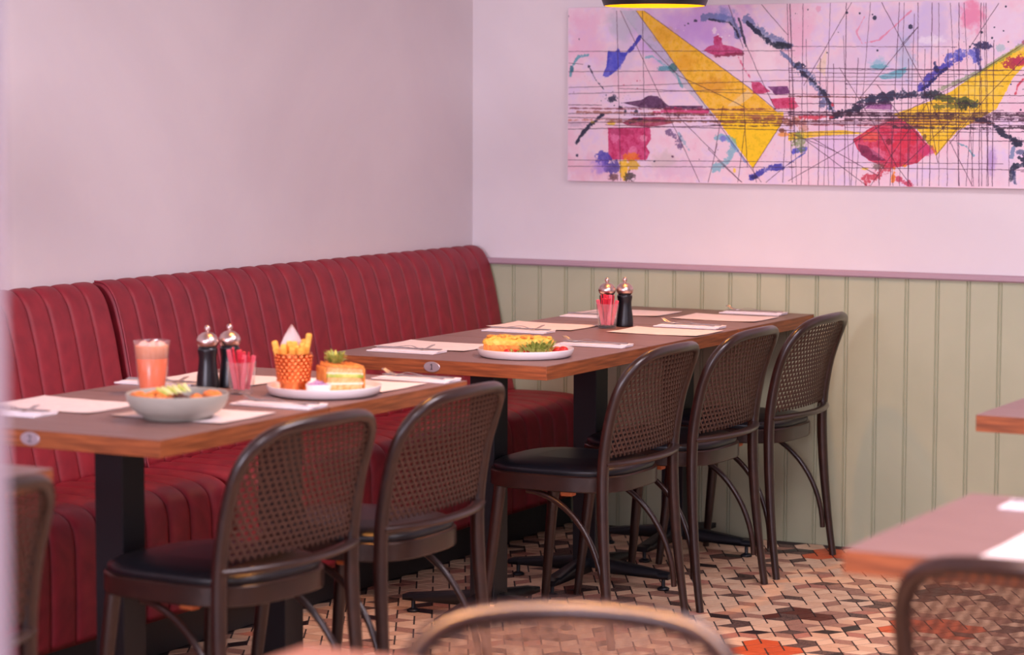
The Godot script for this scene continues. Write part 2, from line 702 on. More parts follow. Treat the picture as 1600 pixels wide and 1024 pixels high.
func art_stroke(im: Image, pts: Array, width: float, c: Color, a: float, rough: float):
	var r := Rect2(pts[0], Vector2.ZERO)
	for q in pts:
		r = r.expand(q)
	r = r.grow(width * 1.6)
	for y in range(maxi(int(r.position.y), 0), mini(int(r.end.y), im.get_height())):
		for x in range(maxi(int(r.position.x), 0), mini(int(r.end.x), im.get_width())):
			var here := Vector2(x, y)
			var d := 1e9
			for k in pts.size() - 1:
				d = minf(d, here.distance_squared_to(Geometry2D.get_closest_point_to_segment(here, pts[k], pts[k + 1])))
			d = sqrt(d) / (width * 0.5)
			if d > 2.4:
				continue
			var n := noise.get_noise_2d(x * 0.022, y * 0.022) * 1.2 + 0.7 * noise.get_noise_2d(x * 0.085 + 40.0, y * 0.085) + 0.4 * noise.get_noise_2d(x * 0.3, y * 0.3)
			var w := 1.0 - smoothstep(0.8, 1.0, d * 0.8 + n * rough * 1.4)
			if w > 0.01:
				mix_pixel(im, x, y, c.lightened(clampf(n * 0.5, 0.0, 0.4)), clampf(a * w, 0.0, 1.0))


func art_line(im: Image, p: Vector2, q: Vector2, width: float, c: Color, a: float):
	var n := int(p.distance_to(q) * 1.2) + 1
	var side := (q - p).normalized().orthogonal()
	for k in n:
		var at := p.lerp(q, float(k) / n)
		var wob := noise.get_noise_2d(k * 0.02, p.x + p.y) * 1.2
		var weight := clampf(0.85 + 0.6 * noise.get_noise_2d(k * 0.05, q.x), 0.4, 1.0)
		var half := int(ceilf(width * 0.5))
		for m in range(-half, half + 1):
			var cover := clampf(width * 0.5 + 0.5 - absf(m), 0.0, 1.0)
			var z := at + side * (m + wob)
			if cover > 0.0 and z.x >= 0 and z.y >= 0 and z.x < im.get_width() and z.y < im.get_height():
				mix_pixel(im, int(z.x), int(z.y), c, a * cover * weight * 0.8)


func art_dots(im: Image, cx: int, cy: int, rx: int, ry: int, n: int, rmax: float, c: Color):
	for k in n:
		var a := rng.randf() * TAU
		var d := sqrt(rng.randf())
		var r := int(maxf(1.0, rmax * pow(rng.randf(), 2.0)))
		art_blob(im, cx + int(cos(a) * d * rx), cy + int(sin(a) * d * ry), r, r, 0.0, c, 0.9, 0.3, false)


func paint_picture() -> ImageTexture:
	var im := Image.create_empty(2048, 632, false, Image.FORMAT_RGB8)
	for y in 632:
		for x in 2048:
			var n := noise.get_noise_2d(x * 0.006, y * 0.008) + 0.4 * noise.get_noise_2d(x * 0.03, y * 0.03)
			im.set_pixel(x, y, Color8(236, 212, 222).lerp(Color8(224, 204, 232) if n > 0.0 else Color8(236, 198, 212), clampf(absf(n) * 1.5, 0.0, 1.0)))
	art_blob(im, 413, 103, 222, 128, 0.0, Color8(200, 165, 225), 0.75, 0.50, true)
	art_blob(im, 573, 66, 175, 101, 0.0, Color8(190, 150, 220), 0.60, 0.50, true)
	art_blob(im, 77, 110, 101, 121, 0.0, Color8(225, 170, 200), 0.50, 0.50, true)
	art_blob(im, 220, 66, 74, 74, 0.0, Color8(190, 190, 205), 0.80, 0.50, true)
	art_blob(im, 213, 180, 80, 80, 0.0, Color8(205, 190, 215), 0.40, 0.50, true)
	art_blob(im, 414, 182, 94, 107, 0.0, Color8(205, 185, 220), 0.50, 0.50, true)
	art_blob(im, 77, 587, 134, 60, 0.0, Color8(230, 180, 195), 0.60, 0.50, true)
	art_blob(im, 452, 583, 134, 47, 0.0, Color8(215, 185, 210), 0.50, 0.50, true)
	art_blob(im, 774, 187, 60, 80, 0.0, Color8(245, 225, 230), 0.70, 0.50, true)
	art_blob(im, 385, 550, 60, 40, 0.0, Color8(205, 190, 185), 0.60, 0.50, true)
	art_blob(im, 31, 423, 53, 13, 0.0, Color8(190, 170, 190), 0.60, 0.50, true)
	art_blob(im, 1220, 97, 148, 114, 0.0, Color8(205, 190, 225), 0.70, 0.50, true)
	art_blob(im, 1380, 81, 134, 107, 0.0, Color8(195, 185, 225), 0.60, 0.50, true)
	art_blob(im, 1523, 47, 47, 74, 0.0, Color8(230, 130, 165), 0.80, 0.50, true)
	art_blob(im, 906, 92, 67, 101, 0.0, Color8(235, 180, 205), 0.60, 0.50, true)
	art_blob(im, 1154, 224, 202, 94, 0.0, Color8(215, 200, 225), 0.50, 0.50, true)
	art_blob(im, 1062, 500, 168, 87, 0.0, Color8(220, 190, 230), 0.50, 0.50, true)
	art_blob(im, 1288, 194, 40, 107, 0.0, Color8(160, 185, 215), 0.50, 0.50, true)
	art_blob(im, 1620, 86, 87, 74, 0.0, Color8(230, 215, 235), 0.60, 0.50, true)
	art_blob(im, 1544, 573, 148, 60, 0.0, Color8(225, 200, 215), 0.50, 0.50, true)
	art_blob(im, 1598, 541, 20, 60, 0.0, Color8(180, 150, 205), 0.80, 0.30, true)
	art_blob(im, 1380, 132, 60, 20, 0.0, Color8(240, 235, 240), 0.70, 0.50, true)
	art_polygon(im, [Vector2(213, 12), Vector2(280, 13), Vector2(582, 383), Vector2(561, 383), Vector2(406, 229), Vector2(295, 114)], Color8(185, 190, 205), 0.70)
	art_polygon(im, [Vector2(273, 13), Vector2(306, 14), Vector2(711, 288), Vector2(832, 383), Vector2(846, 409), Vector2(734, 577), Vector2(604, 409), Vector2(531, 330)], Color8(246, 192, 30), 0.97)
	art_polygon(im, [Vector2(604, 383), Vector2(850, 377), Vector2(839, 423), Vector2(734, 574), Vector2(611, 423)], Color8(252, 212, 10), 0.95)
	art_polygon(im, [Vector2(633, 357), Vector2(711, 298), Vector2(733, 318), Vector2(676, 357)], Color8(240, 225, 210), 0.50)
	art_blob(im, 472, 203, 60, 40, 0.0, Color8(225, 150, 20), 0.35, 0.50, true)
	art_blob(im, 384, 102, 53, 33, 0.0, Color8(215, 150, 30), 0.35, 0.50, true)
	art_blob(im, 582, 284, 74, 33, 0.0, Color8(205, 130, 40), 0.40, 0.50, true)
	art_polygon(im, [Vector2(1706, 140), Vector2(1707, 218), Vector2(1668, 261), Vector2(1643, 310), Vector2(1612, 366), Vector2(1477, 441), Vector2(1405, 524), Vector2(1372, 479), Vector2(1338, 435), Vector2(1250, 384), Vector2(1363, 346), Vector2(1449, 309), Vector2(1532, 253)], Color8(250, 206, 15), 0.95)
	art_polygon(im, [Vector2(867, 449), Vector2(999, 442), Vector2(1075, 439), Vector2(1150, 451), Vector2(1006, 458), Vector2(867, 478)], Color8(246, 205, 25), 0.90)
	art_polygon(im, [Vector2(1007, 158), Vector2(1001, 254), Vector2(966, 222)], Color8(235, 215, 185), 0.80)
	art_stroke(im, [Vector2(1409, 302), Vector2(1539, 247), Vector2(1622, 198), Vector2(1706, 146)], 12.4, Color8(110, 140, 80), 0.55, 0.60)
	art_blob(im, 1566, 303, 80, 40, 0.0, Color8(250, 225, 120), 0.40, 0.50, true)
	art_blob(im, 1358, 410, 80, 26, 0.0, Color8(225, 150, 20), 0.40, 0.50, true)
	art_stroke(im, [Vector2(291, 107), Vector2(262, 144), Vector2(228, 173)], 11.6, Color8(58, 56, 170), 0.95, 0.35)
	art_polygon(im, [Vector2(162, 156), Vector2(190, 161), Vector2(204, 146), Vector2(213, 163), Vector2(243, 163), Vector2(224, 200), Vector2(190, 234), Vector2(162, 252), Vector2(141, 247), Vector2(156, 213)], Color8(62, 66, 190), 0.92)
	art_blob(im, 190, 200, 30, 37, 0.30, Color8(80, 90, 210), 0.55, 0.50, false)
	art_blob(im, 156, 240, 13, 13, 0.00, Color8(120, 120, 215), 0.80, 0.45, false)
	art_stroke(im, [Vector2(80, 171), Vector2(38, 178), Vector2(15, 218), Vector2(8, 245)], 9.3, Color8(60, 150, 165), 0.75, 0.50)
	art_blob(im, 14, 222, 9, 14, 0.00, Color8(40, 100, 120), 0.80, 0.45, false)
	art_stroke(im, [Vector2(310, 184), Vector2(340, 178), Vector2(384, 209), Vector2(414, 222)], 7.7, Color8(110, 175, 190), 0.70, 0.50)
	art_blob(im, 384, 222, 26, 10, 0.00, Color8(60, 150, 165), 0.80, 0.45, false)
	art_blob(im, 421, 219, 18, 17, 0.00, Color8(40, 110, 110), 0.85, 0.45, false)
	art_stroke(im, [Vector2(436, 243), Vector2(451, 276), Vector2(458, 289)], 7.7, Color8(60, 150, 165), 0.60, 0.60)
	art_blob(im, 84, 213, 6, 6, 0.60, Color8(32, 36, 62), 0.95, 0.45, false)
	art_stroke(im, [Vector2(88, 219), Vector2(111, 260), Vector2(145, 297)], 3.9, Color8(32, 36, 62), 0.80, 0.90)
	art_blob(im, 179, 331, 21, 13, 0.00, Color8(32, 36, 62), 1.00, 0.80, false)
	art_blob(im, 213, 363, 9, 8, 0.00, Color8(32, 36, 62), 1.00, 0.70, false)
	art_blob(im, 232, 377, 6, 7, 0.00, Color8(32, 36, 62), 0.95, 0.45, false)
	art_blob(im, 276, 377, 8, 8, 0.00, Color8(32, 36, 62), 0.95, 0.45, false)
	art_dots(im, 183, 335, 80, 40, 26, 3.4, Color8(32, 36, 62))
	art_stroke(im, [Vector2(141, 392), Vector2(100, 419), Vector2(61, 457), Vector2(32, 492)], 10.8, Color8(32, 36, 62), 0.95, 0.70)
	art_blob(im, 100, 416, 10, 4, 0.00, Color8(200, 180, 40), 0.95, 0.45, false)
	art_blob(im, 38, 538, 6, 6, 0.00, Color8(32, 36, 62), 0.95, 0.45, false)
	art_blob(im, 422, 538, 6, 4, 0.40, Color8(85, 40, 75), 0.95, 0.45, false)
	art_blob(im, 350, 556, 4, 4, 0.00, Color8(32, 36, 62), 0.95, 0.45, false)
	art_blob(im, 44, 113, 2, 4, 0.00, Color8(32, 36, 62), 0.95, 0.45, false)
	art_blob(im, 0, 29, 2, 4, 0.00, Color8(32, 36, 62), 0.95, 0.45, false)
	art_polygon(im, [Vector2(224, 345), Vector2(296, 335), Vector2(325, 319), Vector2(362, 322), Vector2(407, 356), Vector2(480, 356), Vector2(539, 356), Vector2(537, 366), Vector2(385, 366), Vector2(288, 361)], Color8(80, 42, 80), 0.95)
	art_blob(im, 344, 339, 33, 20, 0.00, Color8(95, 60, 100), 0.70, 0.45, false)
	art_stroke(im, [Vector2(355, 382), Vector2(414, 373), Vector2(488, 376), Vector2(553, 376)], 17.0, Color8(200, 40, 100), 0.80, 0.60)
	art_polygon(im, [Vector2(221, 416), Vector2(266, 399), Vector2(385, 396), Vector2(422, 419), Vector2(326, 433), Vector2(243, 428)], Color8(150, 40, 70), 0.85)
	art_stroke(im, [Vector2(251, 416), Vector2(296, 406)], 10.8, Color8(40, 25, 45), 0.80, 0.60)
	art_polygon(im, [Vector2(164, 436), Vector2(333, 433), Vector2(337, 476), Vector2(318, 503), Vector2(333, 524), Vector2(319, 551), Vector2(167, 552)], Color8(200, 40, 100), 0.92)
	art_blob(im, 191, 463, 20, 30, 0.00, Color8(235, 150, 190), 0.60, 0.45, false)
	art_blob(im, 262, 524, 20, 23, 0.00, Color8(240, 160, 190), 0.60, 0.45, false)
	art_blob(im, 307, 473, 16, 13, 0.00, Color8(245, 190, 205), 0.60, 0.45, false)
	art_blob(im, 217, 450, 60, 13, 0.00, Color8(150, 20, 70), 0.50, 0.45, false)
	art_blob(im, 145, 545, 32, 24, 0.00, Color8(62, 58, 170), 0.95, 0.60, false)
	art_blob(im, 180, 579, 37, 26, 0.00, Color8(55, 45, 140), 0.85, 0.70, false)
	art_blob(im, 130, 579, 40, 33, 0.0, Color8(150, 120, 215), 0.60, 0.50, true)
	art_blob(im, 259, 541, 33, 17, 0.00, Color8(235, 120, 30), 0.90, 0.45, false)
	art_blob(im, 229, 585, 20, 40, 0.00, Color8(244, 196, 20), 0.90, 0.60, false)
	art_blob(im, 266, 571, 26, 20, 0.00, Color8(215, 170, 30), 0.90, 0.45, false)
	art_blob(im, 251, 612, 21, 20, 0.00, Color8(45, 40, 40), 0.85, 0.70, false)
	art_blob(im, 187, 616, 20, 14, 0.00, Color8(80, 45, 50), 0.80, 0.70, false)
	art_stroke(im, [Vector2(407, 453), Vector2(444, 469), Vector2(452, 496)], 17.0, Color8(85, 60, 110), 0.70, 0.80)
	art_stroke(im, [Vector2(444, 456), Vector2(481, 509)], 9.3, Color8(110, 170, 190), 0.50, 0.80)
	art_blob(im, 176, 419, 18, 9, 0.00, Color8(245, 210, 40), 0.90, 0.45, false)
	art_stroke(im, [Vector2(597, 469), Vector2(648, 475), Vector2(666, 508), Vector2(634, 548), Vector2(583, 582)], 20.1, Color8(100, 180, 195), 0.65, 0.70)
	art_blob(im, 619, 472, 14, 12, 0.00, Color8(110, 100, 210), 0.70, 0.45, false)
	art_stroke(im, [Vector2(633, 469), Vector2(706, 554)], 6.2, Color8(90, 130, 200), 0.50, 0.60)
	art_stroke(im, [Vector2(727, 607), Vector2(770, 587), Vector2(805, 573), Vector2(844, 570)], 17.0, Color8(60, 60, 165), 0.90, 0.50)
	art_blob(im, 738, 607, 16, 8, 0.00, Color8(35, 35, 100), 0.95, 0.45, false)
	art_blob(im, 663, 585, 6, 9, 0.00, Color8(245, 210, 60), 0.95, 0.45, false)
	art_polygon(im, [Vector2(541, 158), Vector2(559, 145), Vector2(580, 140), Vector2(579, 112), Vector2(595, 104), Vector2(610, 116), Vector2(613, 139), Vector2(653, 146), Vector2(692, 161), Vector2(689, 173), Vector2(653, 176), Vector2(596, 181), Vector2(560, 168)], Color8(190, 55, 110), 0.93)
	art_stroke(im, [Vector2(581, 178), Vector2(689, 173)], 7.7, Color8(120, 30, 60), 0.70, 0.80)
	art_stroke(im, [Vector2(675, 186), Vector2(696, 225), Vector2(721, 258)], 7.0, Color8(210, 70, 110), 0.70, 0.90)
	art_stroke(im, [Vector2(537, 42), Vector2(588, 40), Vector2(638, 51), Vector2(663, 74), Vector2(674, 110)], 20.1, Color8(90, 110, 160), 0.75, 0.50)
	art_stroke(im, [Vector2(559, 49), Vector2(638, 61), Vector2(667, 94), Vector2(674, 114)], 6.2, Color8(32, 36, 62), 0.85, 0.50)
	art_blob(im, 616, 34, 47, 30, 0.0, Color8(110, 130, 195), 0.60, 0.50, true)
	art_stroke(im, [Vector2(702, 49), Vector2(745, 89), Vector2(788, 119), Vector2(858, 146)], 26.3, Color8(90, 110, 160), 0.70, 0.60)
	art_stroke(im, [Vector2(710, 68), Vector2(759, 109), Vector2(802, 139), Vector2(862, 146)], 13.9, Color8(32, 36, 62), 0.90, 0.60)
	art_blob(im, 830, 146, 33, 12, 0.00, Color8(28, 40, 55), 0.95, 0.45, false)
	art_stroke(im, [Vector2(674, 48), Vector2(685, 94), Vector2(703, 147)], 7.7, Color8(32, 36, 62), 0.80, 0.70)
	art_blob(im, 507, 53, 8, 5, 0.00, Color8(32, 36, 62), 0.95, 0.45, false)
	art_blob(im, 479, 63, 4, 3, 0.00, Color8(32, 36, 62), 0.95, 0.45, false)
	art_blob(im, 466, 69, 3, 2, 0.00, Color8(32, 36, 62), 0.95, 0.45, false)
	art_dots(im, 443, 63, 26, 40, 18, 2.7, Color8(240, 225, 240))
	art_blob(im, 581, 89, 9, 12, 0.00, Color8(235, 225, 235), 0.95, 0.45, false)
	art_dots(im, 624, 106, 40, 20, 14, 4.7, Color8(235, 225, 235))
	art_stroke(im, [Vector2(830, 162), Vector2(869, 195), Vector2(888, 218)], 9.3, Color8(90, 110, 160), 0.80, 0.70)
	art_polygon(im, [Vector2(725, 272), Vector2(757, 272), Vector2(796, 305), Vector2(768, 314), Vector2(732, 311)], Color8(195, 50, 100), 0.90)
	art_polygon(im, [Vector2(789, 288), Vector2(863, 286), Vector2(870, 312), Vector2(817, 318)], Color8(105, 45, 105), 0.90)
	art_polygon(im, [Vector2(796, 331), Vector2(889, 325), Vector2(889, 364), Vector2(818, 365)], Color8(200, 45, 95), 0.90)
	art_blob(im, 843, 442, 14, 9, 0.00, Color8(120, 60, 30), 0.90, 0.80, false)
	art_blob(im, 847, 456, 23, 8, 0.00, Color8(235, 140, 30), 0.80, 0.45, false)
	art_stroke(im, [Vector2(705, 390), Vector2(890, 409)], 18.6, Color8(150, 90, 90), 0.45, 0.80)
	art_blob(im, 903, 216, 22, 13, 0.20, Color8(32, 36, 62), 1.00, 0.60, false)
	art_stroke(im, [Vector2(904, 228), Vector2(942, 254), Vector2(970, 286), Vector2(998, 325), Vector2(1029, 371)], 20.1, Color8(90, 110, 160), 0.75, 0.70)
	art_stroke(im, [Vector2(907, 234), Vector2(963, 273), Vector2(1005, 325), Vector2(1033, 384)], 11.6, Color8(32, 36, 62), 0.90, 0.80)
	art_blob(im, 991, 348, 14, 16, 0.00, Color8(70, 85, 130), 0.80, 0.45, false)
	art_stroke(im, [Vector2(1023, 393), Vector2(1095, 377), Vector2(1129, 358), Vector2(1156, 342), Vector2(1243, 336)], 17.0, Color8(32, 36, 62), 0.95, 0.70)
	art_blob(im, 1115, 361, 20, 16, 0.00, Color8(40, 40, 65), 1.00, 0.70, false)
	art_stroke(im, [Vector2(1132, 342), Vector2(1223, 320), Vector2(1290, 314), Vector2(1383, 315)], 20.1, Color8(45, 50, 78), 0.95, 0.70)
	art_stroke(im, [Vector2(1128, 352), Vector2(1237, 346)], 13.9, Color8(60, 30, 70), 0.80, 0.60)
	art_polygon(im, [Vector2(1142, 365), Vector2(1162, 353), Vector2(1247, 349), Vector2(1244, 368)], Color8(130, 60, 130), 0.75)
	art_stroke(im, [Vector2(1343, 299), Vector2(1376, 264), Vector2(1408, 233), Vector2(1441, 214), Vector2(1473, 196)], 21.7, Color8(58, 56, 170), 0.85, 0.60)
	art_stroke(im, [Vector2(1440, 196), Vector2(1473, 180), Vector2(1512, 175), Vector2(1545, 197)], 23.2, Color8(70, 80, 190), 0.75, 0.70)
	art_stroke(im, [Vector2(1395, 211), Vector2(1402, 236)], 10.8, Color8(35, 35, 90), 0.90, 0.50)
	art_blob(im, 1560, 153, 33, 14, 0.10, Color8(38, 36, 80), 1.00, 0.60, false)
	art_stroke(im, [Vector2(1544, 172), Vector2(1552, 228)], 12.4, Color8(50, 45, 120), 0.80, 0.60)
	art_stroke(im, [Vector2(1356, 296), Vector2(1434, 227)], 7.7, Color8(35, 35, 100), 0.90, 0.70)
	art_blob(im, 1195, 221, 32, 10, 0.00, Color8(60, 150, 165), 0.75, 0.45, false)
	art_polygon(im, [Vector2(1195, 253), Vector2(1295, 222), Vector2(1294, 238), Vector2(1276, 260), Vector2(1209, 264)], Color8(90, 180, 195), 0.75)
	art_blob(im, 1195, 212, 40, 26, 0.0, Color8(120, 190, 205), 0.60, 0.50, true)
	art_blob(im, 1393, 318, 30, 17, 0.00, Color8(30, 40, 50), 1.00, 0.80, false)
	art_stroke(im, [Vector2(1403, 321), Vector2(1462, 334), Vector2(1508, 334), Vector2(1547, 353)], 18.6, Color8(70, 85, 40), 0.85, 0.90)
	art_blob(im, 1501, 353, 26, 16, 0.00, Color8(35, 45, 35), 1.00, 0.80, false)
	art_stroke(im, [Vector2(1397, 356), Vector2(1475, 356)], 12.4, Color8(75, 85, 40), 0.70, 0.80)
	art_blob(im, 1537, 353, 12, 10, 0.00, Color8(60, 75, 60), 0.95, 0.45, false)
	art_stroke(im, [Vector2(1548, 400), Vector2(1593, 410), Vector2(1632, 447), Vector2(1665, 469), Vector2(1697, 485)], 13.9, Color8(32, 36, 62), 0.95, 0.90)
	art_blob(im, 1684, 475, 24, 13, 0.30, Color8(32, 36, 62), 1.00, 0.70, false)
	art_stroke(im, [Vector2(1672, 497), Vector2(1666, 528)], 9.3, Color8(90, 120, 160), 0.70, 0.70)
	art_stroke(im, [Vector2(1667, 603), Vector2(1669, 566), Vector2(1679, 556), Vector2(1713, 552)], 15.5, Color8(32, 36, 62), 0.95, 0.40)
	art_stroke(im, [Vector2(1673, 572), Vector2(1680, 613)], 10.8, Color8(50, 60, 100), 0.80, 0.50)
	art_stroke(im, [Vector2(1694, 528), Vector2(1712, 537)], 12.4, Color8(32, 36, 62), 0.90, 0.50)
	art_blob(im, 1697, 509, 17, 9, 0.00, Color8(60, 80, 120), 0.80, 0.45, false)
	art_blob(im, 1667, 211, 35, 20, -0.30, Color8(165, 30, 75), 0.95, 0.80, false)
	art_blob(im, 1692, 205, 26, 16, 0.00, Color8(185, 40, 85), 0.90, 0.60, false)
	art_stroke(im, [Vector2(1700, 267), Vector2(1684, 286), Vector2(1678, 313)], 6.2, Color8(205, 50, 70), 0.80, 0.70)
	art_blob(im, 1701, 143, 8, 8, 0.00, Color8(150, 30, 50), 0.95, 0.45, false)
	art_polygon(im, [Vector2(1106, 471), Vector2(1177, 426), Vector2(1277, 397), Vector2(1331, 435), Vector2(1385, 498), Vector2(1385, 511), Vector2(1339, 550), Vector2(1286, 563), Vector2(1239, 570), Vector2(1165, 544), Vector2(1123, 506)], Color8(205, 40, 75), 0.93)
	art_blob(im, 1292, 473, 47, 40, 0.00, Color8(215, 35, 60), 0.70, 0.60, false)
	art_polygon(im, [Vector2(1123, 487), Vector2(1157, 493), Vector2(1198, 519), Vector2(1229, 544), Vector2(1171, 544), Vector2(1137, 525)], Color8(120, 30, 75), 0.90)
	art_blob(im, 1198, 515, 33, 16, 0.50, Color8(230, 150, 180), 0.50, 0.45, false)
	art_blob(im, 1235, 477, 12, 13, 0.00, Color8(100, 20, 40), 0.80, 0.70, false)
	art_blob(im, 1170, 461, 33, 20, 0.00, Color8(240, 110, 60), 0.60, 0.45, false)
	art_blob(im, 1251, 416, 53, 26, 0.0, Color8(235, 90, 110), 0.60, 0.50, true)
	art_blob(im, 1372, 505, 33, 20, 0.00, Color8(200, 40, 110), 0.70, 0.45, false)
	art_stroke(im, [Vector2(1158, 609), Vector2(1199, 589), Vector2(1239, 570)], 23.2, Color8(195, 50, 70), 0.80, 0.80)
	art_stroke(im, [Vector2(1253, 614), Vector2(1256, 569)], 9.3, Color8(235, 120, 30), 0.85, 0.60)
	art_stroke(im, [Vector2(1273, 608), Vector2(1314, 626)], 13.9, Color8(195, 50, 80), 0.80, 0.70)
	art_blob(im, 1199, 563, 21, 13, 0.00, Color8(90, 70, 60), 0.70, 0.80, false)
	art_blob(im, 1151, 572, 14, 5, 0.00, Color8(240, 205, 60), 0.95, 0.45, false)
	art_blob(im, 1293, 560, 9, 5, 0.00, Color8(240, 140, 30), 0.95, 0.45, false)
	art_stroke(im, [Vector2(892, 514), Vector2(913, 507), Vector2(930, 507)], 17.0, Color8(70, 75, 200), 0.85, 0.50)
	art_stroke(im, [Vector2(909, 468), Vector2(913, 497)], 31.0, Color8(110, 140, 70), 0.70, 0.80)
	art_stroke(im, [Vector2(867, 409), Vector2(923, 416)], 31.0, Color8(180, 110, 70), 0.50, 0.80)
	art_stroke(im, [Vector2(915, 396), Vector2(1026, 390)], 10.8, Color8(205, 50, 70), 0.80, 0.90)
	art_blob(im, 880, 351, 20, 16, 0.00, Color8(205, 50, 90), 0.80, 0.60, false)
	art_blob(im, 1029, 351, 6, 8, 0.00, Color8(205, 50, 70), 0.95, 0.45, false)
	art_stroke(im, [Vector2(1358, 460), Vector2(1385, 492)], 12.4, Color8(110, 80, 40), 0.80, 0.80)
	art_stroke(im, [Vector2(868, 560), Vector2(896, 540), Vector2(930, 520)], 4.6, Color8(60, 70, 170), 0.70, 0.50)
	art_stroke(im, [Vector2(1477, 479), Vector2(1510, 492), Vector2(1536, 523)], 4.6, Color8(60, 150, 165), 0.60, 0.80)
	art_stroke(im, [Vector2(1136, 141), Vector2(1194, 129), Vector2(1247, 85), Vector2(1306, 33)], 3.9, Color8(225, 110, 140), 0.60, 0.90)
	art_stroke(im, [Vector2(1133, 141), Vector2(1112, 102), Vector2(1139, 51)], 4.6, Color8(225, 110, 140), 0.50, 0.90)
	art_blob(im, 971, 19, 10, 12, 0.00, Color8(225, 150, 175), 0.60, 0.45, false)
	art_blob(im, 1621, 161, 17, 13, 0.00, Color8(140, 190, 190), 0.60, 0.45, false)
	art_blob(im, 933, 21, 3, 3, 0.00, Color8(32, 36, 62), 1.00, 0.30, false)
	art_blob(im, 1076, 34, 5, 5, 0.00, Color8(32, 36, 62), 1.00, 0.30, false)
	art_blob(im, 1123, 37, 4, 4, 0.00, Color8(32, 36, 62), 1.00, 0.30, false)
	art_blob(im, 1177, 53, 8, 8, 0.00, Color8(32, 36, 62), 1.00, 0.30, false)
	art_blob(im, 1169, 42, 3, 3, 0.00, Color8(32, 36, 62), 1.00, 0.30, false)
	art_blob(im, 1306, 86, 9, 9, 0.00, Color8(32, 36, 62), 1.00, 0.30, false)
	art_blob(im, 1189, 165, 4, 4, 0.00, Color8(32, 36, 62), 1.00, 0.30, false)
	art_blob(im, 1556, 108, 5, 5, 0.00, Color8(32, 36, 62), 1.00, 0.30, false)
	art_blob(im, 1592, 127, 4, 4, 0.00, Color8(32, 36, 62), 1.00, 0.30, false)
	art_blob(im, 1637, 23, 4, 4, 0.00, Color8(32, 36, 62), 1.00, 0.30, false)
	art_blob(im, 1631, 104, 3, 3, 0.00, Color8(32, 36, 62), 1.00, 0.30, false)
	art_blob(im, 1648, 141, 3, 3, 0.00, Color8(32, 36, 62), 1.00, 0.30, false)
	art_blob(im, 1599, 92, 3, 3, 0.00, Color8(32, 36, 62), 1.00, 0.30, false)
	art_blob(im, 1516, 156, 4, 4, 0.00, Color8(32, 36, 62), 1.00, 0.30, false)
	art_blob(im, 1695, 368, 4, 4, 0.00, Color8(32, 36, 62), 1.00, 0.30, false)
	art_blob(im, 1046, 101, 2, 2, 0.00, Color8(32, 36, 62), 1.00, 0.30, false)
	art_blob(im, 1006, 171, 3, 3, 0.00, Color8(32, 36, 62), 1.00, 0.30, false)
	art_blob(im, 1660, 282, 3, 3, 0.00, Color8(32, 36, 62), 1.00, 0.30, false)
	art_blob(im, 887, 34, 2, 2, 0.00, Color8(32, 36, 62), 1.00, 0.30, false)
	art_dots(im, 906, 124, 60, 101, 16, 2.0, Color8(32, 36, 62))
	art_dots(im, 1094, 281, 40, 40, 14, 3.4, Color8(85, 40, 75))
	art_dots(im, 1407, 170, 134, 80, 20, 2.7, Color8(120, 60, 110))
	art_dots(im, 77, 280, 74, 40, 16, 2.7, Color8(85, 40, 75))
	art_dots(im, 266, 281, 74, 26, 14, 3.4, Color8(190, 60, 90))
	art_dots(im, 776, 514, 101, 60, 24, 2.0, Color8(85, 40, 75))
	art_dots(im, 1624, 322, 87, 94, 20, 2.0, Color8(32, 36, 62))
	art_dots(im, 525, 482, 80, 80, 12, 2.7, Color8(85, 40, 75))
	art_stroke(im, [Vector2(8, 365), Vector2(459, 369), Vector2(889, 366)], 3.9, Color8(120, 50, 60), 0.70, 0.90)
	art_stroke(im, [Vector2(153, 415), Vector2(529, 411), Vector2(890, 418)], 5.4, Color8(150, 90, 70), 0.70, 0.90)
	art_stroke(im, [Vector2(228, 389), Vector2(433, 391), Vector2(633, 390)], 3.1, Color8(60, 30, 50), 0.70, 0.90)
	art_stroke(im, [Vector2(488, 386), Vector2(691, 389), Vector2(890, 392)], 4.6, Color8(190, 120, 100), 0.70, 0.90)
	art_stroke(im, [Vector2(385, 401), Vector2(641, 398), Vector2(890, 400)], 3.9, Color8(120, 50, 60), 0.70, 0.90)
	art_stroke(im, [Vector2(38, 379), Vector2(266, 382), Vector2(488, 383)], 5.4, Color8(150, 90, 70), 0.70, 0.90)
	art_stroke(im, [Vector2(561, 424), Vector2(727, 427), Vector2(890, 424)], 3.1, Color8(60, 30, 50), 0.70, 0.90)
	art_stroke(im, [Vector2(1, 409), Vector2(173, 406), Vector2(340, 415)], 4.6, Color8(190, 120, 100), 0.70, 0.90)
	art_stroke(im, [Vector2(866, 377), Vector2(1298, 380), Vector2(1710, 378)], 4.6, Color8(60, 28, 50), 0.75, 0.80)
	art_stroke(im, [Vector2(867, 409), Vector2(1244, 406), Vector2(1606, 413)], 3.9, Color8(130, 70, 60), 0.75, 0.80)
	art_stroke(im, [Vector2(1005, 386), Vector2(1365, 389), Vector2(1710, 387)], 6.2, Color8(50, 30, 45), 0.75, 0.80)
	art_stroke(im, [Vector2(867, 419), Vector2(1109, 422), Vector2(1344, 424)], 3.9, Color8(150, 60, 70), 0.75, 0.80)
	art_stroke(im, [Vector2(1074, 402), Vector2(1398, 399), Vector2(1710, 401)], 4.6, Color8(60, 28, 50), 0.75, 0.80)
	art_stroke(im, [Vector2(866, 322), Vector2(1012, 324), Vector2(1155, 326)], 3.9, Color8(130, 70, 60), 0.75, 0.80)
	art_stroke(im, [Vector2(1251, 428), Vector2(1484, 430), Vector2(1711, 427)], 6.2, Color8(50, 30, 45), 0.75, 0.80)
	art_line(im, Vector2(2, 158), Vector2(888, 164), 1.9, Color8(58, 28, 48), 0.95)
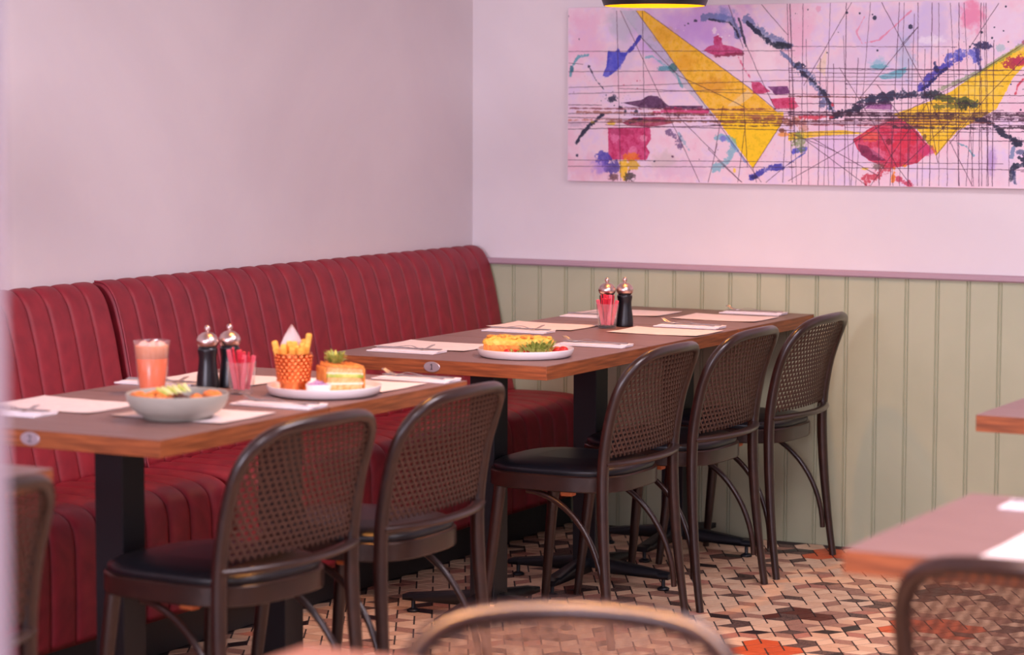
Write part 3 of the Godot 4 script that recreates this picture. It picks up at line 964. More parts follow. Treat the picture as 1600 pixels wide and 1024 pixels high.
	art_line(im, Vector2(2, 232), Vector2(888, 231), 1.9, Color8(58, 28, 48), 0.95)
	art_line(im, Vector2(2, 290), Vector2(889, 266), 1.9, Color8(58, 28, 48), 0.95)
	art_line(im, Vector2(1, 579), Vector2(891, 571), 1.9, Color8(58, 28, 48), 0.95)
	art_line(im, Vector2(1, 556), Vector2(891, 552), 1.9, Color8(58, 28, 48), 0.95)
	art_line(im, Vector2(2, 313), Vector2(704, 298), 1.9, Color8(58, 28, 48), 0.95)
	art_line(im, Vector2(206, 294), Vector2(889, 318), 1.9, Color8(58, 28, 48), 0.95)
	art_line(im, Vector2(2, 354), Vector2(138, 354), 2.5, Color8(58, 28, 48), 0.95)
	art_line(im, Vector2(1, 385), Vector2(890, 383), 2.5, Color8(58, 28, 48), 0.95)
	art_line(im, Vector2(1, 399), Vector2(890, 419), 2.5, Color8(58, 28, 48), 0.95)
	art_line(im, Vector2(1, 419), Vector2(890, 403), 2.5, Color8(58, 28, 48), 0.95)
	art_line(im, Vector2(153, 409), Vector2(890, 409), 2.5, Color8(58, 28, 48), 0.95)
	art_line(im, Vector2(153, 426), Vector2(890, 442), 2.5, Color8(58, 28, 48), 0.95)
	art_line(im, Vector2(228, 362), Vector2(889, 377), 2.5, Color8(58, 28, 48), 0.95)
	art_line(im, Vector2(340, 386), Vector2(890, 393), 2.5, Color8(58, 28, 48), 0.95)
	art_line(im, Vector2(2, 201), Vector2(61, 205), 1.9, Color8(58, 28, 48), 0.95)
	art_line(im, Vector2(1, 443), Vector2(633, 426), 2.5, Color8(58, 28, 48), 0.95)
	art_line(im, Vector2(196, 13), Vector2(216, 629), 2.2, Color8(58, 28, 48), 0.95)
	art_line(im, Vector2(299, 15), Vector2(313, 554), 2.2, Color8(58, 28, 48), 0.95)
	art_line(im, Vector2(211, 13), Vector2(529, 629), 2.2, Color8(58, 28, 48), 0.95)
	art_line(im, Vector2(273, 15), Vector2(767, 626), 2.2, Color8(58, 28, 48), 0.95)
	art_line(im, Vector2(306, 15), Vector2(711, 288), 2.2, Color8(58, 28, 48), 0.95)
	art_line(im, Vector2(711, 288), Vector2(818, 370), 2.2, Color8(58, 28, 48), 0.95)
	art_line(im, Vector2(291, 107), Vector2(443, 249), 2.2, Color8(58, 28, 48), 0.95)
	art_line(im, Vector2(443, 249), Vector2(604, 317), 2.2, Color8(58, 28, 48), 0.95)
	art_line(im, Vector2(634, -2), Vector2(692, 153), 2.2, Color8(58, 28, 48), 0.95)
	art_line(im, Vector2(681, 94), Vector2(746, 232), 2.2, Color8(58, 28, 48), 0.95)
	art_line(im, Vector2(746, 232), Vector2(818, 370), 2.2, Color8(58, 28, 48), 0.95)
	art_line(im, Vector2(759, 1), Vector2(861, 110), 2.2, Color8(58, 28, 48), 0.95)
	art_line(im, Vector2(856, -6), Vector2(883, 625), 2.2, Color8(58, 28, 48), 0.95)
	art_line(im, Vector2(692, 163), Vector2(693, 304), 2.2, Color8(58, 28, 48), 0.95)
	art_line(im, Vector2(865, -6), Vector2(890, 488), 2.2, Color8(58, 28, 48), 0.95)
	art_line(im, Vector2(604, 317), Vector2(704, 363), 2.2, Color8(58, 28, 48), 0.95)
	art_line(im, Vector2(429, 383), Vector2(587, 525), 2.2, Color8(58, 28, 48), 0.95)
	art_line(im, Vector2(587, 525), Vector2(618, 356), 2.2, Color8(58, 28, 48), 0.95)
	art_line(im, Vector2(692, 627), Vector2(561, 509), 2.2, Color8(58, 28, 48), 0.95)
	art_line(im, Vector2(562, 629), Vector2(597, 489), 2.2, Color8(58, 28, 48), 0.95)
	art_line(im, Vector2(677, 627), Vector2(705, 409), 2.2, Color8(58, 28, 48), 0.95)
	art_line(im, Vector2(734, 577), Vector2(846, 409), 2.2, Color8(58, 28, 48), 0.95)
	art_line(im, Vector2(784, 626), Vector2(876, 553), 2.2, Color8(58, 28, 48), 0.95)
	art_line(im, Vector2(848, 625), Vector2(854, 449), 2.2, Color8(58, 28, 48), 0.95)
	art_line(im, Vector2(692, 627), Vector2(598, 549), 2.2, Color8(58, 28, 48), 0.95)
	art_line(im, Vector2(734, 577), Vector2(749, 627), 2.2, Color8(58, 28, 48), 0.95)
	art_line(im, Vector2(693, 304), Vector2(713, 574), 2.2, Color8(58, 28, 48), 0.95)
	art_line(im, Vector2(864, 149), Vector2(1473, 156), 1.7, Color8(60, 28, 50), 0.95)
	art_line(im, Vector2(865, 224), Vector2(1708, 237), 2.6, Color8(60, 28, 50), 0.95)
	art_line(im, Vector2(1073, 231), Vector2(1635, 238), 1.7, Color8(60, 28, 50), 0.95)
	art_line(im, Vector2(865, 239), Vector2(1708, 253), 2.2, Color8(60, 28, 50), 0.95)
	art_line(im, Vector2(865, 256), Vector2(1474, 257), 1.7, Color8(60, 28, 50), 0.95)
	art_line(im, Vector2(865, 269), Vector2(1708, 274), 2.6, Color8(60, 28, 50), 0.95)
	art_line(im, Vector2(1073, 281), Vector2(1636, 289), 1.7, Color8(60, 28, 50), 0.95)
	art_line(im, Vector2(866, 315), Vector2(1709, 321), 2.2, Color8(60, 28, 50), 0.95)
	art_line(im, Vector2(866, 322), Vector2(1475, 331), 1.7, Color8(60, 28, 50), 0.95)
	art_line(im, Vector2(866, 348), Vector2(1709, 346), 2.6, Color8(60, 28, 50), 0.95)
	art_line(im, Vector2(1074, 371), Vector2(1638, 370), 1.7, Color8(60, 28, 50), 0.95)
	art_line(im, Vector2(866, 378), Vector2(1710, 384), 3.3, Color8(60, 28, 50), 0.95)
	art_line(im, Vector2(866, 385), Vector2(1476, 387), 3.3, Color8(60, 28, 50), 0.95)
	art_line(im, Vector2(866, 388), Vector2(1710, 396), 3.3, Color8(60, 28, 50), 0.95)
	art_line(im, Vector2(1074, 400), Vector2(1638, 395), 3.3, Color8(60, 28, 50), 0.95)
	art_line(im, Vector2(867, 409), Vector2(1710, 407), 3.3, Color8(60, 28, 50), 0.95)
	art_line(im, Vector2(867, 413), Vector2(1476, 417), 3.3, Color8(60, 28, 50), 0.95)
	art_line(im, Vector2(867, 419), Vector2(1711, 420), 3.3, Color8(60, 28, 50), 0.95)
	art_line(im, Vector2(1075, 430), Vector2(1639, 436), 1.7, Color8(60, 28, 50), 0.95)
	art_line(im, Vector2(867, 449), Vector2(1711, 442), 2.2, Color8(60, 28, 50), 0.95)
	art_line(im, Vector2(867, 460), Vector2(1477, 456), 1.7, Color8(60, 28, 50), 0.95)
	art_line(im, Vector2(867, 471), Vector2(1711, 473), 2.6, Color8(60, 28, 50), 0.95)
	art_line(im, Vector2(1076, 552), Vector2(1640, 549), 1.7, Color8(60, 28, 50), 0.95)
	art_line(im, Vector2(868, 570), Vector2(1713, 569), 2.2, Color8(60, 28, 50), 0.95)
	art_line(im, Vector2(867, -6), Vector2(900, 635), 1.7, Color8(60, 28, 52), 0.95)
	art_line(im, Vector2(915, -5), Vector2(917, 634), 2.2, Color8(60, 28, 52), 0.95)
	art_line(im, Vector2(928, 124), Vector2(945, 634), 1.7, Color8(60, 28, 52), 0.95)
	art_line(im, Vector2(982, 190), Vector2(980, 634), 2.8, Color8(60, 28, 52), 0.95)
	art_line(im, Vector2(1004, 254), Vector2(1018, 633), 1.7, Color8(60, 28, 52), 0.95)
	art_line(im, Vector2(1031, 210), Vector2(1039, 633), 2.2, Color8(60, 28, 52), 0.95)
	art_line(im, Vector2(1016, -3), Vector2(1001, 633), 1.7, Color8(60, 28, 52), 0.95)
	art_line(im, Vector2(1074, -1), Vector2(1077, 632), 2.8, Color8(60, 28, 52), 0.95)
	art_line(im, Vector2(1065, 114), Vector2(1097, 632), 1.7, Color8(60, 28, 52), 0.95)
	art_line(im, Vector2(1121, 191), Vector2(1101, 632), 2.2, Color8(60, 28, 52), 0.95)
	art_line(im, Vector2(1162, 1), Vector2(1118, 632), 1.7, Color8(60, 28, 52), 0.95)
	art_line(im, Vector2(1197, 384), Vector2(1203, 631), 2.8, Color8(60, 28, 52), 0.95)
	art_line(im, Vector2(1240, 333), Vector2(1253, 630), 1.7, Color8(60, 28, 52), 0.95)
	art_line(im, Vector2(1266, 3), Vector2(1243, 630), 2.2, Color8(60, 28, 52), 0.95)
	art_line(im, Vector2(1283, 4), Vector2(1277, 630), 1.7, Color8(60, 28, 52), 0.95)
	art_line(im, Vector2(1302, 194), Vector2(1307, 630), 2.8, Color8(60, 28, 52), 0.95)
	art_line(im, Vector2(1320, 42), Vector2(1307, 630), 1.7, Color8(60, 28, 52), 0.95)
	art_line(im, Vector2(1332, 5), Vector2(1340, 629), 2.2, Color8(60, 28, 52), 0.95)
	art_line(im, Vector2(1360, 163), Vector2(1357, 629), 1.7, Color8(60, 28, 52), 0.95)
	art_line(im, Vector2(1382, 6), Vector2(1384, 629), 2.8, Color8(60, 28, 52), 0.95)
	art_line(im, Vector2(1405, 7), Vector2(1417, 628), 1.7, Color8(60, 28, 52), 0.95)
	art_line(im, Vector2(1440, 164), Vector2(1446, 628), 2.2, Color8(60, 28, 52), 0.95)
	art_line(im, Vector2(1446, 8), Vector2(1489, 627), 1.7, Color8(60, 28, 52), 0.95)
	art_line(im, Vector2(1476, 8), Vector2(1486, 627), 2.8, Color8(60, 28, 52), 0.95)
	art_line(im, Vector2(1493, 9), Vector2(1538, 627), 1.7, Color8(60, 28, 52), 0.95)
	art_line(im, Vector2(1525, 410), Vector2(1512, 627), 2.2, Color8(60, 28, 52), 0.95)
	art_line(im, Vector2(1538, 216), Vector2(1531, 627), 1.7, Color8(60, 28, 52), 0.95)
	art_line(im, Vector2(1552, 10), Vector2(1557, 627), 2.8, Color8(60, 28, 52), 0.95)
	art_line(im, Vector2(1561, 10), Vector2(1589, 626), 1.7, Color8(60, 28, 52), 0.95)
	art_line(im, Vector2(1569, 10), Vector2(1589, 626), 2.2, Color8(60, 28, 52), 0.95)
	art_line(im, Vector2(1586, 385), Vector2(1583, 626), 1.7, Color8(60, 28, 52), 0.95)
	art_line(im, Vector2(1599, 135), Vector2(1603, 626), 2.8, Color8(60, 28, 52), 0.95)
	art_line(im, Vector2(1657, 410), Vector2(1661, 625), 1.7, Color8(60, 28, 52), 0.95)
	art_line(im, Vector2(1558, 260), Vector2(1567, 626), 2.2, Color8(60, 28, 52), 0.95)
	art_line(im, Vector2(1202, 2), Vector2(1356, 277), 2.2, Color8(58, 28, 48), 0.95)
	art_line(im, Vector2(1356, 277), Vector2(1412, 549), 2.2, Color8(58, 28, 48), 0.95)
	art_line(im, Vector2(1094, -1), Vector2(921, 286), 2.2, Color8(58, 28, 48), 0.95)
	art_line(im, Vector2(1052, 223), Vector2(1125, 333), 2.2, Color8(58, 28, 48), 0.95)
	art_line(im, Vector2(1125, 333), Vector2(1334, 87), 2.2, Color8(58, 28, 48), 0.95)
	art_line(im, Vector2(1125, 333), Vector2(1197, 442), 2.2, Color8(58, 28, 48), 0.95)
	art_line(im, Vector2(1334, 87), Vector2(1274, 149), 2.2, Color8(58, 28, 48), 0.95)
	art_line(im, Vector2(1613, 12), Vector2(1512, 165), 2.2, Color8(58, 28, 48), 0.95)
	art_line(im, Vector2(1707, 193), Vector2(1579, 322), 2.2, Color8(58, 28, 48), 0.95)
	art_line(im, Vector2(1579, 322), Vector2(1451, 485), 2.2, Color8(58, 28, 48), 0.95)
	art_line(im, Vector2(1197, 442), Vector2(1266, 563), 2.2, Color8(58, 28, 48), 0.95)
	art_line(im, Vector2(1266, 563), Vector2(1320, 629), 2.2, Color8(58, 28, 48), 0.95)
	art_line(im, Vector2(868, 619), Vector2(1041, 523), 2.2, Color8(58, 28, 48), 0.95)
	art_line(im, Vector2(1041, 523), Vector2(1271, 384), 2.2, Color8(58, 28, 48), 0.95)
	art_line(im, Vector2(954, 468), Vector2(1199, 596), 2.2, Color8(58, 28, 48), 0.95)
	art_line(im, Vector2(930, 475), Vector2(1159, 631), 2.2, Color8(58, 28, 48), 0.95)
	art_line(im, Vector2(867, 449), Vector2(1041, 513), 2.2, Color8(58, 28, 48), 0.95)
	art_line(im, Vector2(1451, 473), Vector2(1535, 627), 2.2, Color8(58, 28, 48), 0.95)
	art_line(im, Vector2(1706, 146), Vector2(1532, 253), 2.2, Color8(58, 28, 48), 0.95)
	art_line(im, Vector2(1532, 253), Vector2(1277, 384), 2.2, Color8(58, 28, 48), 0.95)
	art_line(im, Vector2(1383, 340), Vector2(1431, 441), 2.2, Color8(58, 28, 48), 0.95)
	art_line(im, Vector2(1271, 384), Vector2(1368, 486), 2.2, Color8(58, 28, 48), 0.95)
	art_line(im, Vector2(1286, 563), Vector2(1450, 410), 2.2, Color8(58, 28, 48), 0.95)
	art_line(im, Vector2(1172, 631), Vector2(1370, 346), 2.2, Color8(58, 28, 48), 0.95)
	art_line(im, Vector2(1489, 416), Vector2(1405, 524), 2.2, Color8(58, 28, 48), 0.95)
	art_line(im, Vector2(1189, 282), Vector2(1271, 384), 2.2, Color8(58, 28, 48), 0.95)
	art_blob(im, 1800, 150, 120, 120, 0.0, Color8(205, 185, 225), 0.60, 0.50, true)
	art_blob(im, 1950, 480, 110, 120, 0.0, Color8(230, 205, 225), 0.60, 0.50, true)
	art_blob(im, 1900, 300, 140, 80, 0.0, Color8(240, 220, 230), 0.50, 0.50, true)
	art_polygon(im, [Vector2(1713, 105), Vector2(1860, 30), Vector2(1930, 20), Vector2(1800, 190), Vector2(1713, 260)], Color8(250, 206, 15), 0.93)
	art_stroke(im, [Vector2(1713, 520), Vector2(1780, 500), Vector2(1850, 540), Vector2(1900, 600)], 16.0, Color8(32, 36, 62), 0.90, 0.60)
	art_stroke(im, [Vector2(1760, 330), Vector2(1840, 290), Vector2(1930, 310), Vector2(2000, 260)], 14.0, Color8(58, 56, 170), 0.90, 0.60)
	art_stroke(im, [Vector2(1820, 420), Vector2(1900, 400), Vector2(1980, 430)], 18.0, Color8(185, 30, 85), 0.90, 0.60)
	art_stroke(im, [Vector2(1900, 120), Vector2(1980, 170)], 12.0, Color8(60, 150, 165), 0.90, 0.60)
	art_line(im, Vector2(1700, 250), Vector2(2010, 252), 2.2, Color8(60, 28, 50), 0.90)
	art_line(im, Vector2(1700, 300), Vector2(1920, 303), 2.2, Color8(60, 28, 50), 0.90)
	art_line(im, Vector2(1700, 345), Vector2(1965, 344), 2.2, Color8(60, 28, 50), 0.90)
	art_line(im, Vector2(1700, 392), Vector2(2012, 389), 2.2, Color8(60, 28, 50), 0.90)
	art_line(im, Vector2(1700, 405), Vector2(2025, 408), 2.2, Color8(60, 28, 50), 0.90)
	art_line(im, Vector2(1700, 412), Vector2(2032, 415), 2.2, Color8(60, 28, 50), 0.90)
	art_line(im, Vector2(1700, 428), Vector2(1908, 426), 2.2, Color8(60, 28, 50), 0.90)
	art_line(im, Vector2(1700, 440), Vector2(1920, 443), 2.2, Color8(60, 28, 50), 0.90)
	art_line(im, Vector2(1700, 470), Vector2(1950, 468), 2.2, Color8(60, 28, 50), 0.90)
	art_line(im, Vector2(1700, 575), Vector2(1915, 573), 2.2, Color8(60, 28, 50), 0.90)
	art_line(im, Vector2(1740, 0), Vector2(1737, 630), 2.0, Color8(60, 28, 50), 0.90)
	art_line(im, Vector2(1775, 0), Vector2(1773, 630), 2.0, Color8(60, 28, 50), 0.90)
	art_line(im, Vector2(1830, 0), Vector2(1827, 630), 2.0, Color8(60, 28, 50), 0.90)
	art_line(im, Vector2(1872, 0), Vector2(1872, 630), 2.0, Color8(60, 28, 50), 0.90)
	art_line(im, Vector2(1940, 0), Vector2(1935, 630), 2.0, Color8(60, 28, 50), 0.90)
	return ImageTexture.create_from_image(im)


func build_painting():
	var t := thing("painting", "long abstract canvas with yellow rays, crimson blots and a web of dark lines", "painting", Vector3(1.3725, 1.50625, 0.0))
	obj("stretcher", box(Vector3(0, 0, 0.0145), Vector3(1.954, 0.6025, 0.027), 0.003), M.canvas_edge, t)
	var m := mat(Color.WHITE, 0.6)
	m.albedo_texture = paint_picture()
	var g := Geo.new()
	g.v = PackedVector3Array([Vector3(-0.975, 0.2995, 0.0285), Vector3(0.975, 0.2995, 0.0285), Vector3(0.975, -0.2995, 0.0285), Vector3(-0.975, -0.2995, 0.0285)])
	g.uv = PackedVector2Array([Vector2(0, 0), Vector2(1, 0), Vector2(1, 1), Vector2(0, 1)])
	g.ix = PackedInt32Array([0, 1, 2, 0, 2, 3])
	obj("painted_canvas", g, m, t)


# ---------------------------------------------------------------- banquette

func curve(pts: Array, steps: int) -> Array:
	# Catmull-Rom through the points
	var out := []
	var n := pts.size()
	for i in n - 1:
		var p0: Vector3 = pts[maxi(i - 1, 0)]
		var p1: Vector3 = pts[i]
		var p2: Vector3 = pts[i + 1]
		var p3: Vector3 = pts[mini(i + 2, n - 1)]
		for k in steps:
			out.append(p1.cubic_interpolate(p2, p0, p3, float(k) / steps))
	out.append(pts[n - 1])
	return out


func channel_mesh(profile: Array, back_pts: Array, width: float, puff: float, crease: float) -> ArrayMesh:
	# one padded channel: the profile (x, y) bulges between two stitched seams
	var rings := []
	var cols := 14
	for c in cols + 1:
		var u := 2.0 * c / cols - 1.0
		u = signf(u) * (1.0 - pow(1.0 - absf(u), 2.0))
		var lift := puff * (1.0 - pow(absf(u), 4.0)) - crease * pow(absf(u), 24.0)
		var ring := []
		for k in profile.size():
			var t: Vector2 = (profile[mini(k + 1, profile.size() - 1)] - profile[maxi(k - 1, 0)]).normalized()
			var n := Vector2(-t.y, t.x)
			if k < 2:
				n = Vector2(0.3, 0.95)
			var ends: float = clampf(k / 2.0, 0.0, 1.0)
			var q: Vector2 = profile[k] + n * lift * ends
			ring.append(Vector3(q.x, q.y, u * width * 0.5))
		for q in back_pts:
			ring.append(Vector3(q.x, q.y, u * width * 0.5))
		rings.append(ring)
	var g := Geo.new()
	g.loft(rings)
	return g.mesh()


func round_profile(pts: Array, steps: int) -> Array:
	var three := []
	for q in pts:
		three.append(Vector3(q.x, q.y, 0))
	var out := []
	for q in curve(three, steps):
		out.append(Vector2(q.x, q.y))
	return out


func banquette(z0: float, z1: float, label: String):
	var t := thing("banquette", label, "banquette", Vector3(0, 0, z0), 0.0, "banquettes along the left wall")
	var length := z1 - z0
	var back_profile := round_profile([Vector2(0.008, 0.966), Vector2(0.036, 0.964), Vector2(0.060, 0.948), Vector2(0.080, 0.918), Vector2(0.094, 0.878), Vector2(0.112, 0.810), Vector2(0.136, 0.690), Vector2(0.165, 0.560), Vector2(0.190, 0.452)], 4)
	back_profile.reverse()
	# seen from the front the profile runs downwards; the outside must lie on its left
	back_profile.reverse()
	var seat_profile := round_profile([Vector2(0.14, 0.455), Vector2(0.25, 0.458), Vector2(0.36, 0.458), Vector2(0.435, 0.452), Vector2(0.478, 0.432), Vector2(0.496, 0.395), Vector2(0.500, 0.33), Vector2(0.500, 0.22), Vector2(0.498, 0.125)], 4)
	obj("base", box(Vector3(0.22, 0.06, length * 0.5), Vector3(0.40, 0.12, length - 0.01), 0.003), M.black, t)
	# padded back: a core with end panels, and its stitched channels
	var core := Geo.new()
	var r0 := []
	var r1 := []
	for q in back_profile:
		r0.append(Vector3(q.x - 0.006, q.y - 0.006, 0.0))
		r1.append(Vector3(q.x - 0.006, q.y - 0.006, length))
	for q in [Vector2(0.12, 0.40), Vector2(0.004, 0.40)]:
		r0.append(Vector3(q.x, q.y, 0.0))
		r1.append(Vector3(q.x, q.y, length))
	core.loft([r0, r1])
	var back := obj("backrest", core, M.leather, t)
	var n := int(round(length / 0.0872))
	var w := length / n
	var cm := channel_mesh(back_profile, [Vector2(0.15, 0.42), Vector2(0.008, 0.42)], w, 0.006, 0.008)
	for k in n:
		var o := obj("channel", cm, M.leather, back)
		o.position = Vector3(0, 0, (k + 0.5) * w)
	var sc := Geo.new()
	r0 = []
	r1 = []
	for q in seat_profile:
		r0.append(Vector3(q.x - 0.012, q.y - 0.008, 0.0))
		r1.append(Vector3(q.x - 0.012, q.y - 0.008, length))
	for q in [Vector2(0.14, 0.12)]:
		r0.append(Vector3(q.x, q.y, 0.0))
		r1.append(Vector3(q.x, q.y, length))
	sc.loft([r0, r1])
	var seat := obj("seat", sc, M.leather, t)
	var ns := int(round(length / 0.098))
	var ws := length / ns
	var sm := channel_mesh(seat_profile, [Vector2(0.30, 0.125), Vector2(0.14, 0.30)], ws, 0.007, 0.008)
	for k in ns:
		var o := obj("channel", sm, M.leather, seat)
		o.position = Vector3(0, 0, (k + 0.5) * ws)
	# welt along the end that shows at the joint
	var welt := []
	for q in back_profile:
		welt.append(Vector3(q.x + 0.004, q.y + 0.003, length - 0.004))
	var wg := Geo.new()
	wg.tube(welt, 0.0035, 6)
	obj("piping", wg, M.leather, t)


func build_banquettes():
	banquette(0.026, 2.185, "dark red channelled leather banquette running from the corner behind the far tables")
	banquette(2.215, 5.40, "dark red channelled leather banquette nearer the camera behind the juice glass, beyond a joint")


# ---------------------------------------------------------------- tables

func make_table(label: String, group: String) -> Node3D:
	var t := thing("dining_table", label, "table", Vector3.ZERO, 0.0, group)
	obj("tabletop", box(Vector3(0, TABLE_H - 0.0195, 0), Vector3(0.70, 0.037, 0.636), 0.0012), M.edge_wood, t)
	obj("laminate_top", box(Vector3(0, TABLE_H - 0.001, 0), Vector3(0.699, 0.002, 0.635), 0.0006), M.laminate, t)
	obj("mounting_plate", box(Vector3(0, TABLE_H - 0.042, 0), Vector3(0.34, 0.008, 0.34), 0.001), M.black_metal, t)
	obj("post", box(Vector3(0, (TABLE_H + 0.01) * 0.5, 0), Vector3(0.078, TABLE_H - 0.10, 0.082), 0.002), M.black_metal, t)
	for k in 4:
		var a := TAU * k / 4.0
		var d := Vector3(cos(a), 0, sin(a))
		var s := Vector3(-d.z, 0, d.x)
		var g := Geo.new()
		var rings := []
		for q in [[0.03, 0.040, 0.084], [0.24, 0.036, 0.056], [0.275, 0.036, 0.052]]:
			rings.append([d * q[0] + s * 0.021 + Vector3.UP * q[1], d * q[0] - s * 0.021 + Vector3.UP * q[1], d * q[0] - s * 0.021 + Vector3.UP * q[2], d * q[0] + s * 0.021 + Vector3.UP * q[2]])
		for q in [rings[0], rings[1], rings[2]]:
			pass
		g.loft([rings[0], rings[1], rings[1], rings[2]])
		var foot := obj("foot_bar", g, M.black_metal, t)
		var lg := Geo.new()
		lg.lathe([Vector2(0.0, 0.0), Vector2(0.018, 0.0), Vector2(0.019, 0.006), Vector2(0.012, 0.010), Vector2(0.006, 0.012), Vector2(0.006, 0.036)], 14, d * 0.25)
		obj("leveller", lg, M.black_metal, foot)
	return t


func number_plate(table: Node3D, numeral: String, x: float):
	var g := Geo.new()
	var rings := []
	for q in [[0.90, 0.0], [1.0, 0.0], [1.0, 0.0012], [0.93, 0.0022]]:
		var ring := []
		for k in 40:
			var a := TAU * k / 40.0
			ring.append(Vector3(cos(a) * 0.0255 * q[0], sin(a) * 0.0145 * q[0], q[1]))
		rings.append(ring)
	g.loft(rings)
	var o := obj("number_plate", g, M.plate_steel, table)
	o.position = Vector3(x, TABLE_H - 0.0195, 0.318)
	o.set_meta("label", "oval steel table number %s" % numeral)
	var f := SystemFont.new()
	f.font_names = PackedStringArray(["Droid Serif"])
	var tm := TextMesh.new()
	tm.text = numeral
	tm.font = f
	tm.font_size = 32
	tm.pixel_size = 0.00066
	tm.depth = 0.0008
	var n := obj("numeral", tm, M.ink, o)
	n.position = Vector3(0, 0, 0.0024)


func build_tables():
	var far_group := "three tables pushed together by the green wall"
	var near_group := "two tables pushed together beside the nearer banquette"
	var t := make_table("dark wood topped table carrying oval number 1, with the open toast plate", far_group)
	t.position = Vector3(0.970, 0, 1.943 - 0.318)
	copy_of(t, "middle dark table of the far row, under the pepper mills and red sachets", Vector3(0.970, 0, 1.301 - 0.318))
	copy_of(t, "last dark table of the far row, its edge against the green boarding", Vector3(0.970, 0, 0.658 - 0.318))
	var u := copy_of(t, "dark wood topped table carrying oval number 2, with the grey bowl", Vector3(0.954, 0, 3.615 - 0.318))
	u.set_meta("group", near_group)
	var v := copy_of(t, "dark wood table under the club sandwich plate, behind table number 2", Vector3(0.954, 0, 2.975 - 0.318))
	v.set_meta("group", near_group)
	number_plate(t, "1", 0.969 - 0.970)
	number_plate(u, "2", 0.965 - 0.954)
	var w := copy_of(t, "corner of a dark table cut off by the left edge, behind the white post", Vector3(1.016, 0, 4.032 + 0.318))
	w.get_node("number_plate").free()
	for o in [[Vector3(3.322, 0, 4.106 - 0.318), "blurred table at the right with a white placemat, behind the cane chair"], [Vector3(2.980, 0, 2.375 - 0.318), "table at the right edge in front of the green boarding, only its corner showing"], [Vector3(2.970, 0, 5.074 + 0.318), "blurred orange lit table corner at the bottom edge of the view"]]:
		var c := copy_of(w, o[1], o[0])
		c.remove_meta("group")
	w.remove_meta("group")


# ---------------------------------------------------------------- chairs

var back_line := []

func back_x(y: float) -> float:
	# how far back the upright leans at a height
	for k in back_line.size() - 1:
		if y <= back_line[k + 1].y:
			var f: float = (y - back_line[k].y) / (back_line[k + 1].y - back_line[k].y)
			return lerpf(back_line[k].x, back_line[k + 1].x, f)
	return back_line[back_line.size() - 1].x


func panel_point(z: float, y: float, out: float) -> Vector3:
	var c := clampf(1.0 - pow(z / 0.226, 2.0), 0.0, 1.0)
	return Vector3(back_x(y) + 0.026 * c + out, y, z)


func inside_panel(z: float, y: float) -> bool:
	if y < 0.512 or y > 0.803 or absf(z) > 0.222:
		return false
	# rounded upper corners
	var r := 0.09
	var cy := 0.803 - r
	var cz := 0.214 - r
	if y > cy and absf(z) > cz:
		return Vector2(absf(z) - cz, y - cy).length() < r
	return absf(z) < lerpf(0.220, 0.214, (y - 0.5) / 0.3)


func cane_strip(g: Geo, p: Vector2, q: Vector2, width: float, out: float):
	var n := 26
	var run := []
	for k in n + 1:
		var c := p.lerp(q, float(k) / n)
		if inside_panel(c.x, c.y):
			run.append(c)
	if run.size() < 2:
		return
	var side := (q - p).normalized().orthogonal() * width * 0.5
	var rings := []
	for c in run:
		var a: Vector2 = c + side
		var b: Vector2 = c - side
		rings.append([panel_point(a.x, a.y, out + 0.0007), panel_point(b.x, b.y, out + 0.0007), panel_point(b.x, b.y, out - 0.0007), panel_point(a.x, a.y, out - 0.0007)])
	g.loft(rings)


